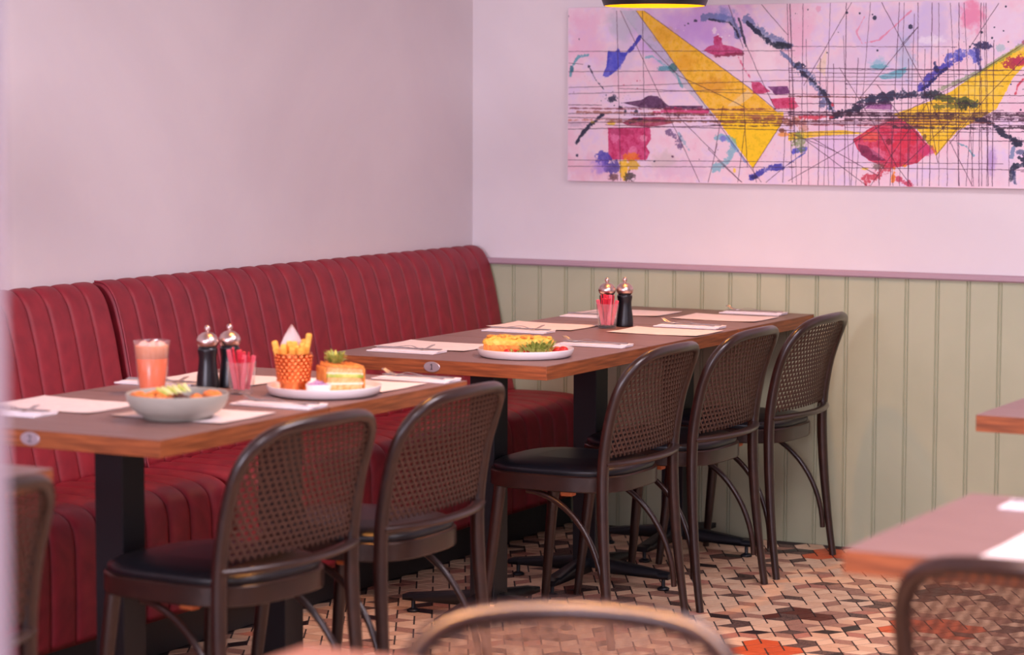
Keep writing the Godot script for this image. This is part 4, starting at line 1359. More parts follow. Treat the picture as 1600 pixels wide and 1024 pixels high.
func build_chairs():
	var t := thing("cane_chair", "nearest dark bentwood cane chair beside table number 2, seat facing the grey bowl", "chair", Vector3.ZERO, 0.0, "bentwood cane chairs")
	back_line = [Vector2(0.200, 0.43), Vector2(0.203, 0.52), Vector2(0.213, 0.59), Vector2(0.226, 0.65), Vector2(0.249, 0.715), Vector2(0.274, 0.765), Vector2(0.295, 0.806)]
	# the rear legs and the back are one bent rod
	var half := [Vector3(0.238, 0.0, 0.242), Vector3(0.222, 0.12, 0.238), Vector3(0.207, 0.28, 0.231), Vector3(0.200, 0.43, 0.226), Vector3(0.203, 0.52, 0.224), Vector3(0.213, 0.59, 0.223), Vector3(0.226, 0.65, 0.222), Vector3(0.242, 0.698, 0.220), Vector3(0.259, 0.736, 0.211), Vector3(0.279, 0.768, 0.190), Vector3(0.296, 0.789, 0.155), Vector3(0.309, 0.799, 0.108), Vector3(0.319, 0.803, 0.05)]
	var pts := half.duplicate()
	pts.append(Vector3(0.322, 0.804, 0.0))
	for k in range(half.size() - 1, -1, -1):
		pts.append(half[k] * Vector3(1, 1, -1))
	var path := curve(pts, 5)
	var radii := []
	for q in path:
		radii.append(lerpf(0.0115, 0.0165, smoothstep(0.0, 0.42, q.y)) if q.y < 0.45 else lerpf(0.0165, 0.0145, smoothstep(0.5, 0.75, q.y)))
	var g := Geo.new()
	g.tube(path, radii, 14)
	obj("back_frame", g, M.chair_wood, t)
	g = Geo.new()
	path = []
	for k in 25:
		var u := k / 12.0 - 1.0
		path.append(Vector3(0.204 + 0.054 * (1.0 - u * u), 0.500, u * 0.226))
	radii = []
	for k in 25:
		radii.append(0.0165)
	g.tube(path, radii, 12, false, 0.56, Vector3.UP)
	obj("lower_rail", g, M.chair_wood, t)
	# woven cane: horizontal strands and two crossing diagonals
	g = Geo.new()
	for j in 22:
		var y := 0.505 + 0.0138 * (j + 0.5)
		cane_strip(g, Vector2(-0.226, y), Vector2(0.226, y), 0.0054, 0.0)
	for i in range(-24, 25):
		var z := 0.0205 * i
		cane_strip(g, Vector2(z, 0.505), Vector2(z + 0.2229, 0.805), 0.0052, 0.0012)
		cane_strip(g, Vector2(z, 0.505), Vector2(z - 0.2229, 0.805), 0.0052, -0.0012)
	obj("cane_panel", g, M.cane, t)
	# bent seat ring and padded seat
	var ring_at := func(grow: float, y: float) -> Array:
		var ring := []
		for k in 56:
			var a := TAU * k / 56.0
			var cx := signf(cos(a)) * pow(absf(cos(a)), 0.62)
			var cz := signf(sin(a)) * pow(absf(sin(a)), 0.62)
			var w := lerpf(0.214, 0.196, cx * 0.5 + 0.5)
			ring.append(Vector3(cx * (0.213 + grow) + 0.002, y, cz * (w + grow)))
		return ring
	g = Geo.new()
	g.loft([ring_at.call(-0.012, 0.412), ring_at.call(-0.002, 0.412), ring_at.call(0.0, 0.415), ring_at.call(0.0, 0.415), ring_at.call(0.0, 0.453), ring_at.call(0.0, 0.453), ring_at.call(-0.003, 0.457), ring_at.call(-0.012, 0.457)])
	obj("seat_ring", g, M.chair_wood, t)
	g = Geo.new()
	g.loft([ring_at.call(-0.012, 0.440), ring_at.call(-0.009, 0.459), ring_at.call(-0.006, 0.465), ring_at.call(-0.009, 0.472), ring_at.call(-0.022, 0.479), ring_at.call(-0.06, 0.485), ring_at.call(-0.12, 0.489)])
	obj("seat_pad", g, M.cushion, t)
	for s in [1.0, -1.0]:
		g = Geo.new()
		g.tube(curve([Vector3(-0.192, 0.0, 0.186 * s), Vector3(-0.170, 0.20, 0.176 * s), Vector3(-0.146, 0.418, 0.166 * s)], 6), [0.0105, 0.0112, 0.012, 0.013, 0.0138, 0.0145, 0.0152, 0.0158, 0.0164, 0.017, 0.0174, 0.0178, 0.018], 12)
		obj("front_leg", g, M.chair_wood, t)
		g = Geo.new()
		path = []
		for k in 17:
			var a := PI * 0.5 * k / 16.0
			path.append(Vector3(-0.055 + 0.262 * sin(a), 0.092 + 0.314 * cos(a), lerpf(0.180, 0.226, k / 16.0) * s))
		g.tube(path, 0.0082, 10)
		obj("brace", g, M.chair_wood, t)
	for s in [1.0, -1.0]:
		obj("corner_block", box(Vector3(0.06, 0.404, 0.155 * s), Vector3(0.036, 0.016, 0.03), 0.003), M.glide, t)
	t.position = Vector3(1.222, 0, 3.309)
	for q in [[Vector3(1.222, 0, 2.722), 0.0, "second dark bentwood cane chair, beside the table with the club sandwich"],
			[Vector3(1.212, 0, 1.565), 0.0, "dark bentwood cane chair beside table number 1, below the toast plate"],
			[Vector3(1.215, 0, 0.988), 0.0, "middle dark bentwood cane chair of the far row of three"],
			[Vector3(1.218, 0, 0.415), 0.0, "dark bentwood cane chair closest to the green boarding"],
			[Vector3(1.222, 0, 4.405), 0.0, "dark chair back partly hidden by the white post at the left edge"],
			[Vector3(3.0, 0, 5.14), 111.7, "blurred cane chair back at the bottom of the view, in front of the tiled floor"],
			[Vector3(3.322, 0, 3.955), -90.0, "cane chair at the right edge, in front of the blurred table with placemat"]]:
		copy_of(t, q[2], q[0], deg_to_rad(q[1]))
	t.rotation.y = deg_to_rad(-5.0)


# ---------------------------------------------------------------- pendants

func pendant(at: Vector3, label: String, energy: float):
	# at is the middle of the rim
	var t := thing("pendant_lamp", label, "lamp", at, 0.0, "black pendant lamps over the tables")
	var g := Geo.new()
	var outer := [Vector2(0.1535, 0.0), Vector2(0.1535, 0.0), Vector2(0.160, 0.016), Vector2(0.1645, 0.045), Vector2(0.160, 0.085), Vector2(0.145, 0.125), Vector2(0.115, 0.160), Vector2(0.07, 0.185), Vector2(0.03, 0.196), Vector2(0.022, 0.215), Vector2(0.008, 0.222)]
	var inner := [Vector2(0.004, 0.190), Vector2(0.06, 0.182), Vector2(0.108, 0.156), Vector2(0.139, 0.122), Vector2(0.155, 0.085), Vector2(0.1595, 0.045), Vector2(0.1555, 0.017), Vector2(0.1515, 0.0), Vector2(0.1515, 0.0)]
	g.lathe(inner + outer, 48, Vector3.ZERO)
	obj("shade", g, M.shade_black, t)
	g = Geo.new()
	var lining := []
	for q in inner:
		lining.append(Vector2(q.x - 0.0006, q.y))
	var rings := []
	for q in lining + [Vector2(0.1495, 0.0), Vector2(0.1535, 0.017), Vector2(0.1575, 0.045), Vector2(0.153, 0.085), Vector2(0.137, 0.120), Vector2(0.106, 0.153), Vector2(0.058, 0.179), Vector2(0.003, 0.187)]:
		rings.append(q)
	g.lathe(rings, 48, Vector3.ZERO)
	obj("lining", g, M.shade_gold_glow, t)
	g = Geo.new()
	g.lathe([Vector2(0, 0.045), Vector2(0.02, 0.048), Vector2(0.03, 0.062), Vector2(0.032, 0.08), Vector2(0.026, 0.10), Vector2(0.016, 0.125), Vector2(0.014, 0.16), Vector2(0.0, 0.161)], 20, Vector3.ZERO)
	obj("bulb", g, M.bulb, t)
	g = Geo.new()
	g.lathe([Vector2(0, 0.155), Vector2(0.02, 0.155), Vector2(0.02, 0.155), Vector2(0.02, 0.188), Vector2(0.0, 0.188)], 16, Vector3.ZERO)
	obj("socket", g, M.black, t)
	g = Geo.new()
	g.tube([Vector3(0, 0.22, 0), Vector3(0, 2.985 - at.y, 0)], 0.0035, 8)
	obj("cord", g, M.black, t)
	g = Geo.new()
	g.lathe([Vector2(0, 2.97 - at.y), Vector2(0.05, 2.97 - at.y), Vector2(0.052, 2.975 - at.y), Vector2(0.052, 3.0 - at.y), Vector2(0, 3.0 - at.y)], 24, Vector3.ZERO)
	obj("ceiling_rose", g, M.shade_black, t)
	var l := SpotLight3D.new()
	l.name = "pendant_light"
	l.light_color = Color(1.0, 0.66, 0.32)
	l.light_energy = energy
	l.light_size = 0.03
	l.spot_angle = 60.0
	l.spot_angle_attenuation = 1.0
	l.spot_range = 14.0
	l.spot_attenuation = 2.0
	l.shadow_enabled = true
	t.add_child(l, true)
	l.position = Vector3(0, 0.075, 0)
	l.rotation.x = -PI * 0.5


func build_pendants():
	for k in PANELS.size():  # ceiling panels out of view, placed to light the room from above
		var at: Vector3 = PANELS[k]
		var t := thing("unseen_ceiling_light", ["unseen square ceiling light panel, placed to light the far tables and floor", "unseen square ceiling light panel, placed to light the nearer tables and floor"][k], "light", Vector3(at.x, 2.955, at.z), 0.0, "unseen ceiling light panels")
		obj("diffuser", box(Vector3(0, 0.006, 0), Vector3(1.19, 0.012, 1.19), 0.002), M.light_panel, t)
		var g := Geo.new()
		for s in [-1.0, 1.0]:
			g.box(Vector3(0.61 * s, 0.0225, 0), Vector3(0.03, 0.045, 1.25), 0.002)
			g.box(Vector3(0, 0.0225, 0.61 * s), Vector3(1.19, 0.045, 0.03), 0.002)
		obj("frame", g, M.white_paint, t)
	pendant(Vector3(1.14, 1.766, 0.905), "black pendant lamp with a glowing yellow lining in front of the painting", 0.6)
	pendant(Vector3(1.16, 1.786, 2.62), "black pendant lamp above the club sandwich table, out of view", 0.6)
	pendant(Vector3(3.25, 1.786, 3.9), "black pendant lamp out of view, placed to light the right hand table", 0.25)  # lamp out of view, placed for the warm light on this table
	pendant(Vector3(2.95, 1.786, 5.42), "black pendant lamp out of view, placed to light the nearest table and chair", 2.2)  # lamp out of view, placed to light the near chair back


# ---------------------------------------------------------------- things on the tables

func placemat(c: Vector2, turn: float, label: String, category := "placemat") -> Node3D:
	var g := Geo.new()
	var rings := []
	# a sheet of paper, slightly lifted at its corners
	var hi := []
	var lo := []
	for i in 13:
		var top := []
		var u := i / 12.0 * 2.0 - 1.0
		for j in 9:
			var w := j / 8.0 * 2.0 - 1.0
			var lift := 0.0022 * pow(absf(u), 3.0) * pow(absf(w), 2.0) + 0.0008 * noise.get_noise_2d(u * 1.5 + c.x * 30.0, w * 1.5 + c.y * 30.0) + 0.0007
			top.append(Vector3(u * 0.1485, lift, w * 0.105))
		hi.append(top)
	for i in 13:
		var ring := []
		for j in 9:
			ring.append(hi[i][j] + Vector3.UP * 0.0003)
		for j in range(8, -1, -1):
			ring.append(hi[i][j] - Vector3.UP * 0.0003)
		rings.append(ring)
	g.loft(rings)
	var o := obj("placemat", g, M.paper, self)
	tag(o, label, category, "paper placemats on the tables")
	o.position = Vector3(c.x, TABLE_H + 0.0009, c.y)
	o.rotation.y = turn
	return o


func napkin_set(c: Vector2, turn: float, where: String, lift := 0.0, mirrored := false):
	var at := Vector3(c.x, TABLE_H + 0.0005 + lift, c.y)
	var t := thing("napkin", "folded white paper napkin " + where, "napkin", at, turn, "folded napkins on the tables")
	var g := Geo.new()
	g.box(Vector3(0, 0.002, 0.0), Vector3(0.215, 0.004, 0.080), 0.001)
	obj("lower_fold", g, M.napkin, t)
	g = Geo.new()
	g.box(Vector3(0.006, 0.0058, -0.006), Vector3(0.205, 0.0034, 0.066), 0.001, Basis(Vector3.UP, 0.07))
	obj("upper_fold", g, M.napkin, t)
	var d := -1.0 if mirrored else 1.0
	# fork lying along the napkin, its tines raised towards the table's middle
	g = Geo.new()
	var path := curve([Vector3(-0.092 * d, 0.0012, 0.012), Vector3(-0.04 * d, 0.0040, 0.010), Vector3(0.015 * d, 0.0105, 0.008), Vector3(0.042 * d, 0.0050, 0.007), Vector3(0.058 * d, 0.0030, 0.007)], 5)
	g.tube(path, [0.0045, 0.0045, 0.0044, 0.0043, 0.0042, 0.004, 0.0037, 0.0034, 0.0031, 0.0029, 0.0027, 0.0026, 0.0026, 0.0027, 0.0029, 0.0033, 0.0042, 0.006, 0.0078, 0.0088, 0.0092], 8, false, 0.32, Vector3.UP)
	for k in 4:
		var zz := 0.007 + (k - 1.5) * 0.0052
		g.tube([Vector3(0.056 * d, 0.0030, zz), Vector3(0.075 * d, 0.0070, zz), Vector3(0.094 * d, 0.0165, zz)], 0.0013, 6)
	var f := obj("fork", g, M.steel, self)
	f.position = at + Vector3.UP * 0.0085
	f.rotation.y = turn - 0.06
	tag(f, "steel fork with raised tines on the napkin " + where, "fork", "forks on the napkins")
	g = Geo.new()
	g.tube(curve([Vector3(-0.10 * d, 0.0012, -0.014), Vector3(0.0, 0.0014, -0.014)], 4), 0.0050, 8, false, 0.45, Vector3.UP)
	g.box(Vector3(0.05 * d, 0.0012, -0.0145), Vector3(0.105, 0.0016, 0.015), 0.0006)
	var kn := obj("knife", g, M.steel, self)
	kn.position = at + Vector3.UP * 0.0085
	kn.rotation.y = turn + 0.03
	tag(kn, "steel table knife on the napkin " + where, "knife", "knives on the napkins")


func mill(at: Vector2, label: String):
	var t := thing("pepper_mill", label, "mill", Vector3(at.x, TABLE_H, at.y), 0.0, "black mills with steel domes")
	var g := Geo.new()
	g.lathe([Vector2(0, 0), Vector2(0.0265, 0), Vector2(0.0275, 0.003), Vector2(0.0275, 0.012), Vector2(0.0262, 0.03), Vector2(0.0232, 0.050), Vector2(0.0215, 0.066), Vector2(0.0215, 0.078), Vector2(0.0232, 0.088), Vector2(0.0240, 0.094), Vector2(0.0236, 0.098), Vector2(0.0205, 0.100), Vector2(0.0205, 0.104), Vector2(0, 0.104)], 32, Vector3.ZERO)
	obj("body", g, M.mill_black, t)
	g = Geo.new()
	g.lathe([Vector2(0, 0.102), Vector2(0.0215, 0.102), Vector2(0.0250, 0.107), Vector2(0.0272, 0.114), Vector2(0.0262, 0.121), Vector2(0.0215, 0.129), Vector2(0.014, 0.135), Vector2(0.006, 0.138), Vector2(0, 0.138)], 32, Vector3.ZERO)
	obj("dome", g, M.mill_steel, t)
	g = Geo.new()
	g.lathe([Vector2(0, 0.137), Vector2(0.0035, 0.137), Vector2(0.0035, 0.1395), Vector2(0.0068, 0.143), Vector2(0.0076, 0.147), Vector2(0.0062, 0.1515), Vector2(0.003, 0.1545), Vector2(0, 0.155)], 20, Vector3.ZERO)
	obj("knob", g, M.mill_steel, t)


func tumbler(at: Vector2, r0: float, r1: float, h: float, wall: float, called: String, label: String, category: String) -> Node3D:
	var t := thing(called, label, category, Vector3(at.x, TABLE_H + 0.0004, at.y))
	var g := Geo.new()
	g.lathe([Vector2(0, 0), Vector2(r0 * 0.92, 0), Vector2(r0, 0.003), Vector2(lerpf(r0, r1, 0.5), h * 0.5), Vector2(r1, h - 0.001), Vector2(r1 - wall * 0.5, h), Vector2(r1 - wall, h - 0.001), Vector2(lerpf(r0, r1, 0.5) - wall, h * 0.5), Vector2(r0 - wall, 0.012), Vector2(r0 - wall * 2.0, 0.009), Vector2(0, 0.009)], 36, Vector3.ZERO)
	obj("glass_wall", g, M.glass, t)
	return t


func sachets(at: Vector2, where: String):
	var t := tumbler(at, 0.0285, 0.0362, 0.077, 0.0022, "sachet_glass", "clear glass tumbler packed with red sachets " + where, "glass")
	t.set_meta("group", "tumblers holding red sachets")
	for k in 12:
		var a := TAU * k / 12.0 * 1.0 + 0.3
		var rr := 0.017 if k % 3 != 0 else 0.007
		var foot := Vector3(cos(a) * rr * 0.8, 0.0105, sin(a) * rr * 0.8)
		var lean := Vector3(cos(a + 0.9) * 0.010, 0, sin(a + 0.9) * 0.010) * (1.0 if k % 2 == 0 else -0.6)
		var tip := Vector3(cos(a) * (rr + 0.006), rng.randf_range(0.086, 0.113), sin(a) * (rr + 0.006)) + lean
		var axis := (tip - foot).normalized()
		var side := axis.cross(Vector3(cos(a * 2.0), 0.0, sin(a * 2.0))).normalized()
		var g := Geo.new()
		var b := Basis(side, axis, side.cross(axis))
		g.box((tip + foot) * 0.5, Vector3(0.0130, tip.distance_to(foot), 0.0036), 0.0014, b)
		var o := obj("sugar_sachet", g, M.sachet if k % 3 != 1 else M.sachet_pale, self)
		o.position = t.position
		tag(o, ("paler pinkish sachet among the red ones " if k % 3 == 1 else "slim red sachet standing in the tumbler ") + where, "sachet", ("pinkish sachets in the tumbler " if k % 3 == 1 else "red sachets in the tumbler ") + where)


func lay_tables():
	# paper placemats
	for q in [[Vector2(0.762, 3.245), "paper placemat on table number 2 beside its banquette, left of the bowl"],
			[Vector2(1.120, 3.245), "paper placemat under the grey bowl"],
			[Vector2(0.765, 2.625), "paper placemat behind the juice glass and mills"],
			[Vector2(1.115, 2.575), "paper placemat under the club sandwich plate"],
			[Vector2(0.790, 1.610), "paper placemat left of the toast plate on table number 1"],
			[Vector2(0.755, 0.885), "paper placemat left of the red sachets on the middle far table"],
			[Vector2(0.762, 0.285), "paper placemat on the last far table, on the banquette side"],
			[Vector2(1.168, 0.870), "warm lit paper placemat right of the far mills"],
			[Vector2(1.125, 0.320), "paper placemat nearest the green boarding on the chair side"]]:
		placemat(q[0], 0.0, q[1])
	placemat(Vector2(3.285, 3.95), deg_to_rad(90), "white placemat on the blurred table at the right")
	# napkins with cutlery
	napkin_set(Vector2(0.745, 3.425), 0.0, "at the left end of table number 2")
	napkin_set(Vector2(0.690, 2.795), 0.0, "behind the juice glass")
	napkin_set(Vector2(1.190, 3.015), 0.0, "between the bowl and the nearest chair", 0.0, true)
	napkin_set(Vector2(1.190, 2.400), 0.0, "at the sandwich table's far end", 0.0, true)
	napkin_set(Vector2(0.800, 1.795), 0.02, "left of the number 1 plate")
	napkin_set(Vector2(0.775, 1.090), 0.0, "left of the toast, middle table")
	napkin_set(Vector2(0.740, 0.500), 0.0, "behind the far red sachets")
	napkin_set(Vector2(1.175, 1.375), 0.04, "right of the toast plate", 0.0, true)
	napkin_set(Vector2(1.165, 0.685), 0.0, "behind the warm lit placemat", 0.0, true)
	napkin_set(Vector2(1.140, 0.115), 0.0, "against the green boarding", 0.0, true)
	napkin_set(Vector2(3.175, 3.58), 0.0, "on the blurred table")
	# condiments
	mill(Vector2(0.846, 2.808), "left black pepper mill with a steel dome, beside the bowl")
	mill(Vector2(0.872, 2.752), "right black pepper mill with a steel dome, behind the nearer red sachets")
	mill(Vector2(0.930, 0.792), "left pepper mill of the far pair, behind the red sachets")
	mill(Vector2(0.972, 0.752), "right pepper mill of the far pair, in front of the green boarding")
	sachets(Vector2(0.980, 2.858), "beside the copper cup")
	sachets(Vector2(0.956, 0.842), "in front of the far mills")
	build_drink()
	build_bowl()
	build_sandwich_plate()
	build_toast_plate()


func build_drink():
	var t := tumbler(Vector2(0.782, 2.945), 0.0325, 0.0445, 0.125, 0.0024, "drink_glass", "tall glass of iced orange juice behind the grey bowl", "glass")
	var g := Geo.new()
	g.lathe([Vector2(0, 0.0095), Vector2(0.0295, 0.0095), Vector2(0.0300, 0.0115), Vector2(0.0375, 0.083), Vector2(0, 0.083)], 32, Vector3.ZERO)
	obj("juice", g, M.juice, t)
	g = Geo.new()
	g.lathe([Vector2(0, 0.0832), Vector2(0.0375, 0.0832), Vector2(0.0405, 0.112), Vector2(0.0400, 0.114), Vector2(0, 0.114)], 32, Vector3.ZERO)
	obj("foam", g, M.juice_top, t)
	for k in 6:
		g = Geo.new()
		var a := TAU * k / 6.0
		g.box(Vector3(cos(a) * 0.022, 0.112, sin(a) * 0.022), Vector3(0.020, 0.018, 0.019), 0.003, Basis.from_euler(Vector3(a, a * 2.0, 0.6)))
		var o := obj("ice_cube", g, M.ice, self)
		o.position = t.position
		tag(o, "ice cube floating in the orange juice", "ice", "ice cubes in the juice")


func build_bowl():
	var c := Vector3(1.126, TABLE_H + 0.0022, 3.312)
	var t := thing("food_bowl", "shallow grey stoneware bowl of carrot pieces and avocado on table number 2", "bowl", c)
	var g := Geo.new()
	g.lathe([Vector2(0, 0.004), Vector2(0.066, 0.004), Vector2(0.068, 0.0), Vector2(0.073, 0.0), Vector2(0.074, 0.005), Vector2(0.088, 0.012), Vector2(0.102, 0.024), Vector2(0.110, 0.040), Vector2(0.1125, 0.054), Vector2(0.1110, 0.0555), Vector2(0.1095, 0.054), Vector2(0.106, 0.040), Vector2(0.098, 0.027), Vector2(0.084, 0.016), Vector2(0.06, 0.011), Vector2(0, 0.010)], 56, Vector3.ZERO)
	obj("bowl_wall", g, M.stoneware, t)
	# dark rice under the pieces
	g = Geo.new()
	for k in 60:
		var a := rng.randf() * TAU
		var d := sqrt(rng.randf()) * 0.088
		g.lump(Vector3(cos(a) * d, 0.034 + rng.randf() * 0.006, sin(a) * d), Vector3(0.012, 0.009, 0.011), 0.3, noise, Basis.IDENTITY, 8)
	g.lathe([Vector2(0, 0.012), Vector2(0.08, 0.016), Vector2(0.097, 0.034), Vector2(0, 0.036)], 32, Vector3.ZERO)
	var rice := obj("bean_salad", g, M.bean, self)
	rice.position = c
	tag(rice, "dark bean salad lying under the carrot pieces in the grey bowl", "salad")
	rice.set_meta("kind", "stuff")
	var right := Vector3(0.879, 0, -0.477)
	var near := Vector3(0.477, 0, 0.879)
	for q in [[-0.085, 0.0, 0.024], [-0.062, 0.03, 0.022], [-0.052, -0.01, 0.024], [-0.030, 0.045, 0.022], [-0.022, 0.012, 0.026], [0.045, 0.03, 0.020], [0.078, 0.0, 0.027], [0.066, -0.035, 0.022], [0.090, 0.02, 0.016], [0.055, 0.055, 0.018], [-0.045, -0.05, 0.022]]:
		g = Geo.new()
		g.lump(Vector3.ZERO, Vector3(q[2] * 0.92, q[2] * 0.42, q[2] * 0.62), 0.5, noise, Basis(Vector3.UP, q[0] * 40.0), 14, 30.0 + q[0] * 90.0)
		var o := obj("carrot_piece", g, M.carrot, self)
		o.position = c + right * q[0] + near * q[1] + Vector3.UP * 0.047
		tag(o, "glazed orange carrot piece left of the avocado in the grey bowl" if q[0] < 0.0 else "glazed orange carrot piece right of the avocado in the grey bowl", "carrot", "carrot pieces left of the avocado" if q[0] < 0.0 else "carrot pieces right of the avocado")
	for k in 6:
		g = Geo.new()
		var path := []
		for m in 9:
			var a := (m / 8.0 * 2.0 - 1.0) * 1.15
			path.append(Vector3(sin(a) * 0.026, cos(a) * 0.012 - 0.006, cos(a) * 0.013))
		g.tube(path, [0.0012, 0.0032, 0.0042, 0.0047, 0.0048, 0.0047, 0.0042, 0.0032, 0.0012], 9, false, 0.9)
		var o := obj("avocado_slice", g, M.avocado if k % 2 == 0 else M.avocado_pale, self)
		o.position = c + right * (-0.024 + k * 0.0105) + near * (0.018 - k * 0.005) + Vector3.UP * (0.061 + 0.0012 * k)
		o.rotation = Vector3(0.25, -0.45 - k * 0.07, -0.22)
		tag(o, "green avocado slice fanned over the grey bowl" if k % 2 == 0 else "pale yellow avocado slice fanned over the grey bowl", "avocado", "green avocado slices in the grey bowl" if k % 2 == 0 else "pale avocado slices in the grey bowl")


func plate(c: Vector3, r: float, label: String) -> Node3D:
	var t := thing("dinner_plate", label, "plate", c)
	var g := Geo.new()
	g.lathe([Vector2(0, 0.003), Vector2(r * 0.86, 0.003), Vector2(r * 0.87, 0.0), Vector2(r * 0.90, 0.0), Vector2(r * 0.955, 0.004), Vector2(r * 0.99, 0.013), Vector2(r, 0.0215), Vector2(r * 0.993, 0.0228), Vector2(r * 0.982, 0.0215), Vector2(r * 0.965, 0.012), Vector2(r * 0.94, 0.0085), Vector2(0, 0.0075)], 72, Vector3.ZERO)
	obj("plate_body", g, M.china, t)
	return t


func leaf_tuft(at: Vector3, n: int, size: float, label: String, spread := 0.02):
	var g := Geo.new()
	for k in n:
		var a := rng.randf() * TAU
		var d := rng.randf() * spread
		var up := rng.randf_range(0.3, 1.0)
		var base := Vector3(cos(a) * d, rng.randf() * size * 0.4, sin(a) * d)
		var tip := base + Vector3(cos(a) * size * 0.7, size * up, sin(a) * size * 0.7)
		var mid := (base + tip) * 0.5 + Vector3.UP * size * 0.18
		var w := size * rng.randf_range(0.10, 0.24)
		g.tube(curve([base, mid, tip], 3), [0.0006, w * 0.6, w, w * 1.05, w * 0.9, w * 0.55, 0.0004], 7, false, 0.16, Vector3.UP)
	var o := obj("salad_leaves", g, M.lettuce, self)
	o.position = at
	o.set_meta("kind", "stuff")
	tag(o, label, "salad")


func build_sandwich_plate():
	var c := Vector3(1.158, TABLE_H + 0.0024, 2.772)
	plate(c, 0.137, "white rimmed plate with copper cup of chips and club sandwich")
	var right := Vector3(0.879, 0, -0.477)
	var near := Vector3(0.477, 0, 0.879)
	var up := Vector3.UP
	# hammered copper cup
	var cup := c + right * -0.072 + near * 0.006 + up * 0.008
	var t := thing("copper_cup", "hammered copper cup full of chips on the sandwich plate", "cup", cup)
	var g := Geo.new()
	g.lathe([Vector2(0, 0), Vector2(0.0305, 0), Vector2(0.0315, 0.002), Vector2(0.0330, 0.020), Vector2(0.0365, 0.022), Vector2(0.0440, 0.088), Vector2(0.0448, 0.089), Vector2(0.0436, 0.090), Vector2(0.0425, 0.088), Vector2(0.0345, 0.022), Vector2(0.030, 0.006), Vector2(0, 0.005)], 40, Vector3.ZERO)
	obj("cup_wall", g, M.copper, t)
	g = Geo.new()
	for row in 8:
		var h := 0.026 + row * 0.0080
		var r := lerpf(0.0365, 0.0440, (h - 0.022) / 0.066)
		for k in 18:
			var a := TAU * (k + 0.5 * (row % 2)) / 18.0
			var b := Basis(Vector3.UP, -a)
			g.lump(Vector3(cos(a) * r, h, sin(a) * r), Vector3(0.0040, 0.0050, 0.0060), 0.0, noise, b, 8)
	obj("hammered_bosses", g, M.copper, t).set_meta("kind", "stuff")
	# paper cone behind the chips
	g = Geo.new()
	var rings := []
	for i in 9:
		var f := i / 8.0
		var ring := []
		var wdt := 0.037 * (1.0 - pow(f, 2.1)) + 0.001
		for j in 9:
			var s := j / 8.0 * 2.0 - 1.0
			ring.append(right * (s * wdt - 0.004 - 0.002 * f) + near * (-0.018 - 0.010 * (1.0 - s * s)) + up * (0.045 + f * 0.110))
		for j in range(8, -1, -1):
			var s := j / 8.0 * 2.0 - 1.0
			ring.append(right * (s * wdt - 0.004 - 0.002 * f) + near * (-0.0172 - 0.010 * (1.0 - s * s)) + up * (0.045 + f * 0.110))
		rings.append(ring)
	g.loft(rings)
	var cone := obj("paper_liner", g, M.paper, self)
	cone.position = cup
	tag(cone, "pointed sheet of white paper standing behind the chips in the copper cup", "paper")
	# chips
	var spots := [[-0.036, 0.0, 0.118, -0.010, 0.0], [-0.026, 0.012, 0.112, 0.004, 0.01], [-0.016, 0.022, 0.108, -0.006, 0.012], [-0.004, 0.026, 0.106, 0.004, 0.01], [0.010, 0.026, 0.104, 0.012, 0.008], [0.022, 0.020, 0.110, -0.014, 0.004], [0.028, 0.010, 0.114, -0.006, 0.0], [0.034, 0.0, 0.136, 0.004, 0.0], [0.020, -0.006, 0.122, 0.006, 0.0], [-0.020, -0.004, 0.118, 0.010, 0.0], [-0.008, 0.008, 0.118, 0.012, 0.004], [0.006, 0.010, 0.112, -0.012, 0.006], [0.016, 0.004, 0.110, 0.018, 0.004], [-0.030, 0.006, 0.104, -0.012, 0.008]]
	for q in spots:
		var foot: Vector3 = right * q[0] * 0.55 + near * q[1] * 0.55 + up * 0.03
		var tip: Vector3 = right * (q[0] + q[3]) + near * (q[1] + q[4]) + up * q[2]
		var axis := (tip - foot).normalized()
		var side := axis.cross(near).normalized()
		g = Geo.new()
		g.box((tip + foot) * 0.5, Vector3(0.0142, tip.distance_to(foot), 0.0132), 0.003, Basis(side, axis, side.cross(axis)))
		var o := obj("chip", g, M.fry, self)
		o.position = cup
		tag(o, "tallest golden chip, upright at the right rim of the copper cup" if q[2] > 0.13 else "golden potato chip in the copper cup", "chip", "" if q[2] > 0.13 else "chips in the copper cup")
	# ramekin of slaw
	var rk := c + right * -0.010 + near * 0.045 + up * 0.008
	t = thing("ramekin", "small white ramekin of slaw in front of the copper cup", "ramekin", rk)
	g = Geo.new()
	g.lathe([Vector2(0, 0), Vector2(0.026, 0), Vector2(0.029, 0.003), Vector2(0.031, 0.019), Vector2(0.030, 0.020), Vector2(0.0285, 0.019), Vector2(0.027, 0.006), Vector2(0, 0.005)], 36, Vector3.ZERO)
	obj("ramekin_wall", g, M.china, t)
	g = Geo.new()
	for k in 60:
		var a := rng.randf() * TAU
		var d := sqrt(rng.randf()) * 0.023
		g.lump(Vector3(cos(a) * d, 0.018 + rng.randf() * 0.010 * (1.0 - d / 0.03), sin(a) * d), Vector3(0.0065, 0.0028, 0.003), 0.3, noise, Basis(Vector3.UP, a * 3.0), 7)
	g.lathe([Vector2(0, 0.007), Vector2(0.026, 0.008), Vector2(0.027, 0.018), Vector2(0, 0.022)], 24, Vector3.ZERO)
	var slaw := obj("slaw", g, M.slaw, self)
	slaw.position = rk
	slaw.set_meta("kind", "stuff")
	tag(slaw, "purple and white shredded slaw heaped in the ramekin", "slaw")
	# club sandwich
	var sw := c + right * 0.040 + near * 0.002 + up * 0.008
	t = thing("club_sandwich", "toasted club sandwich cut in half, leaning on the plate beside the copper cup", "sandwich", sw, deg_to_rad(28.5 + 20.0))
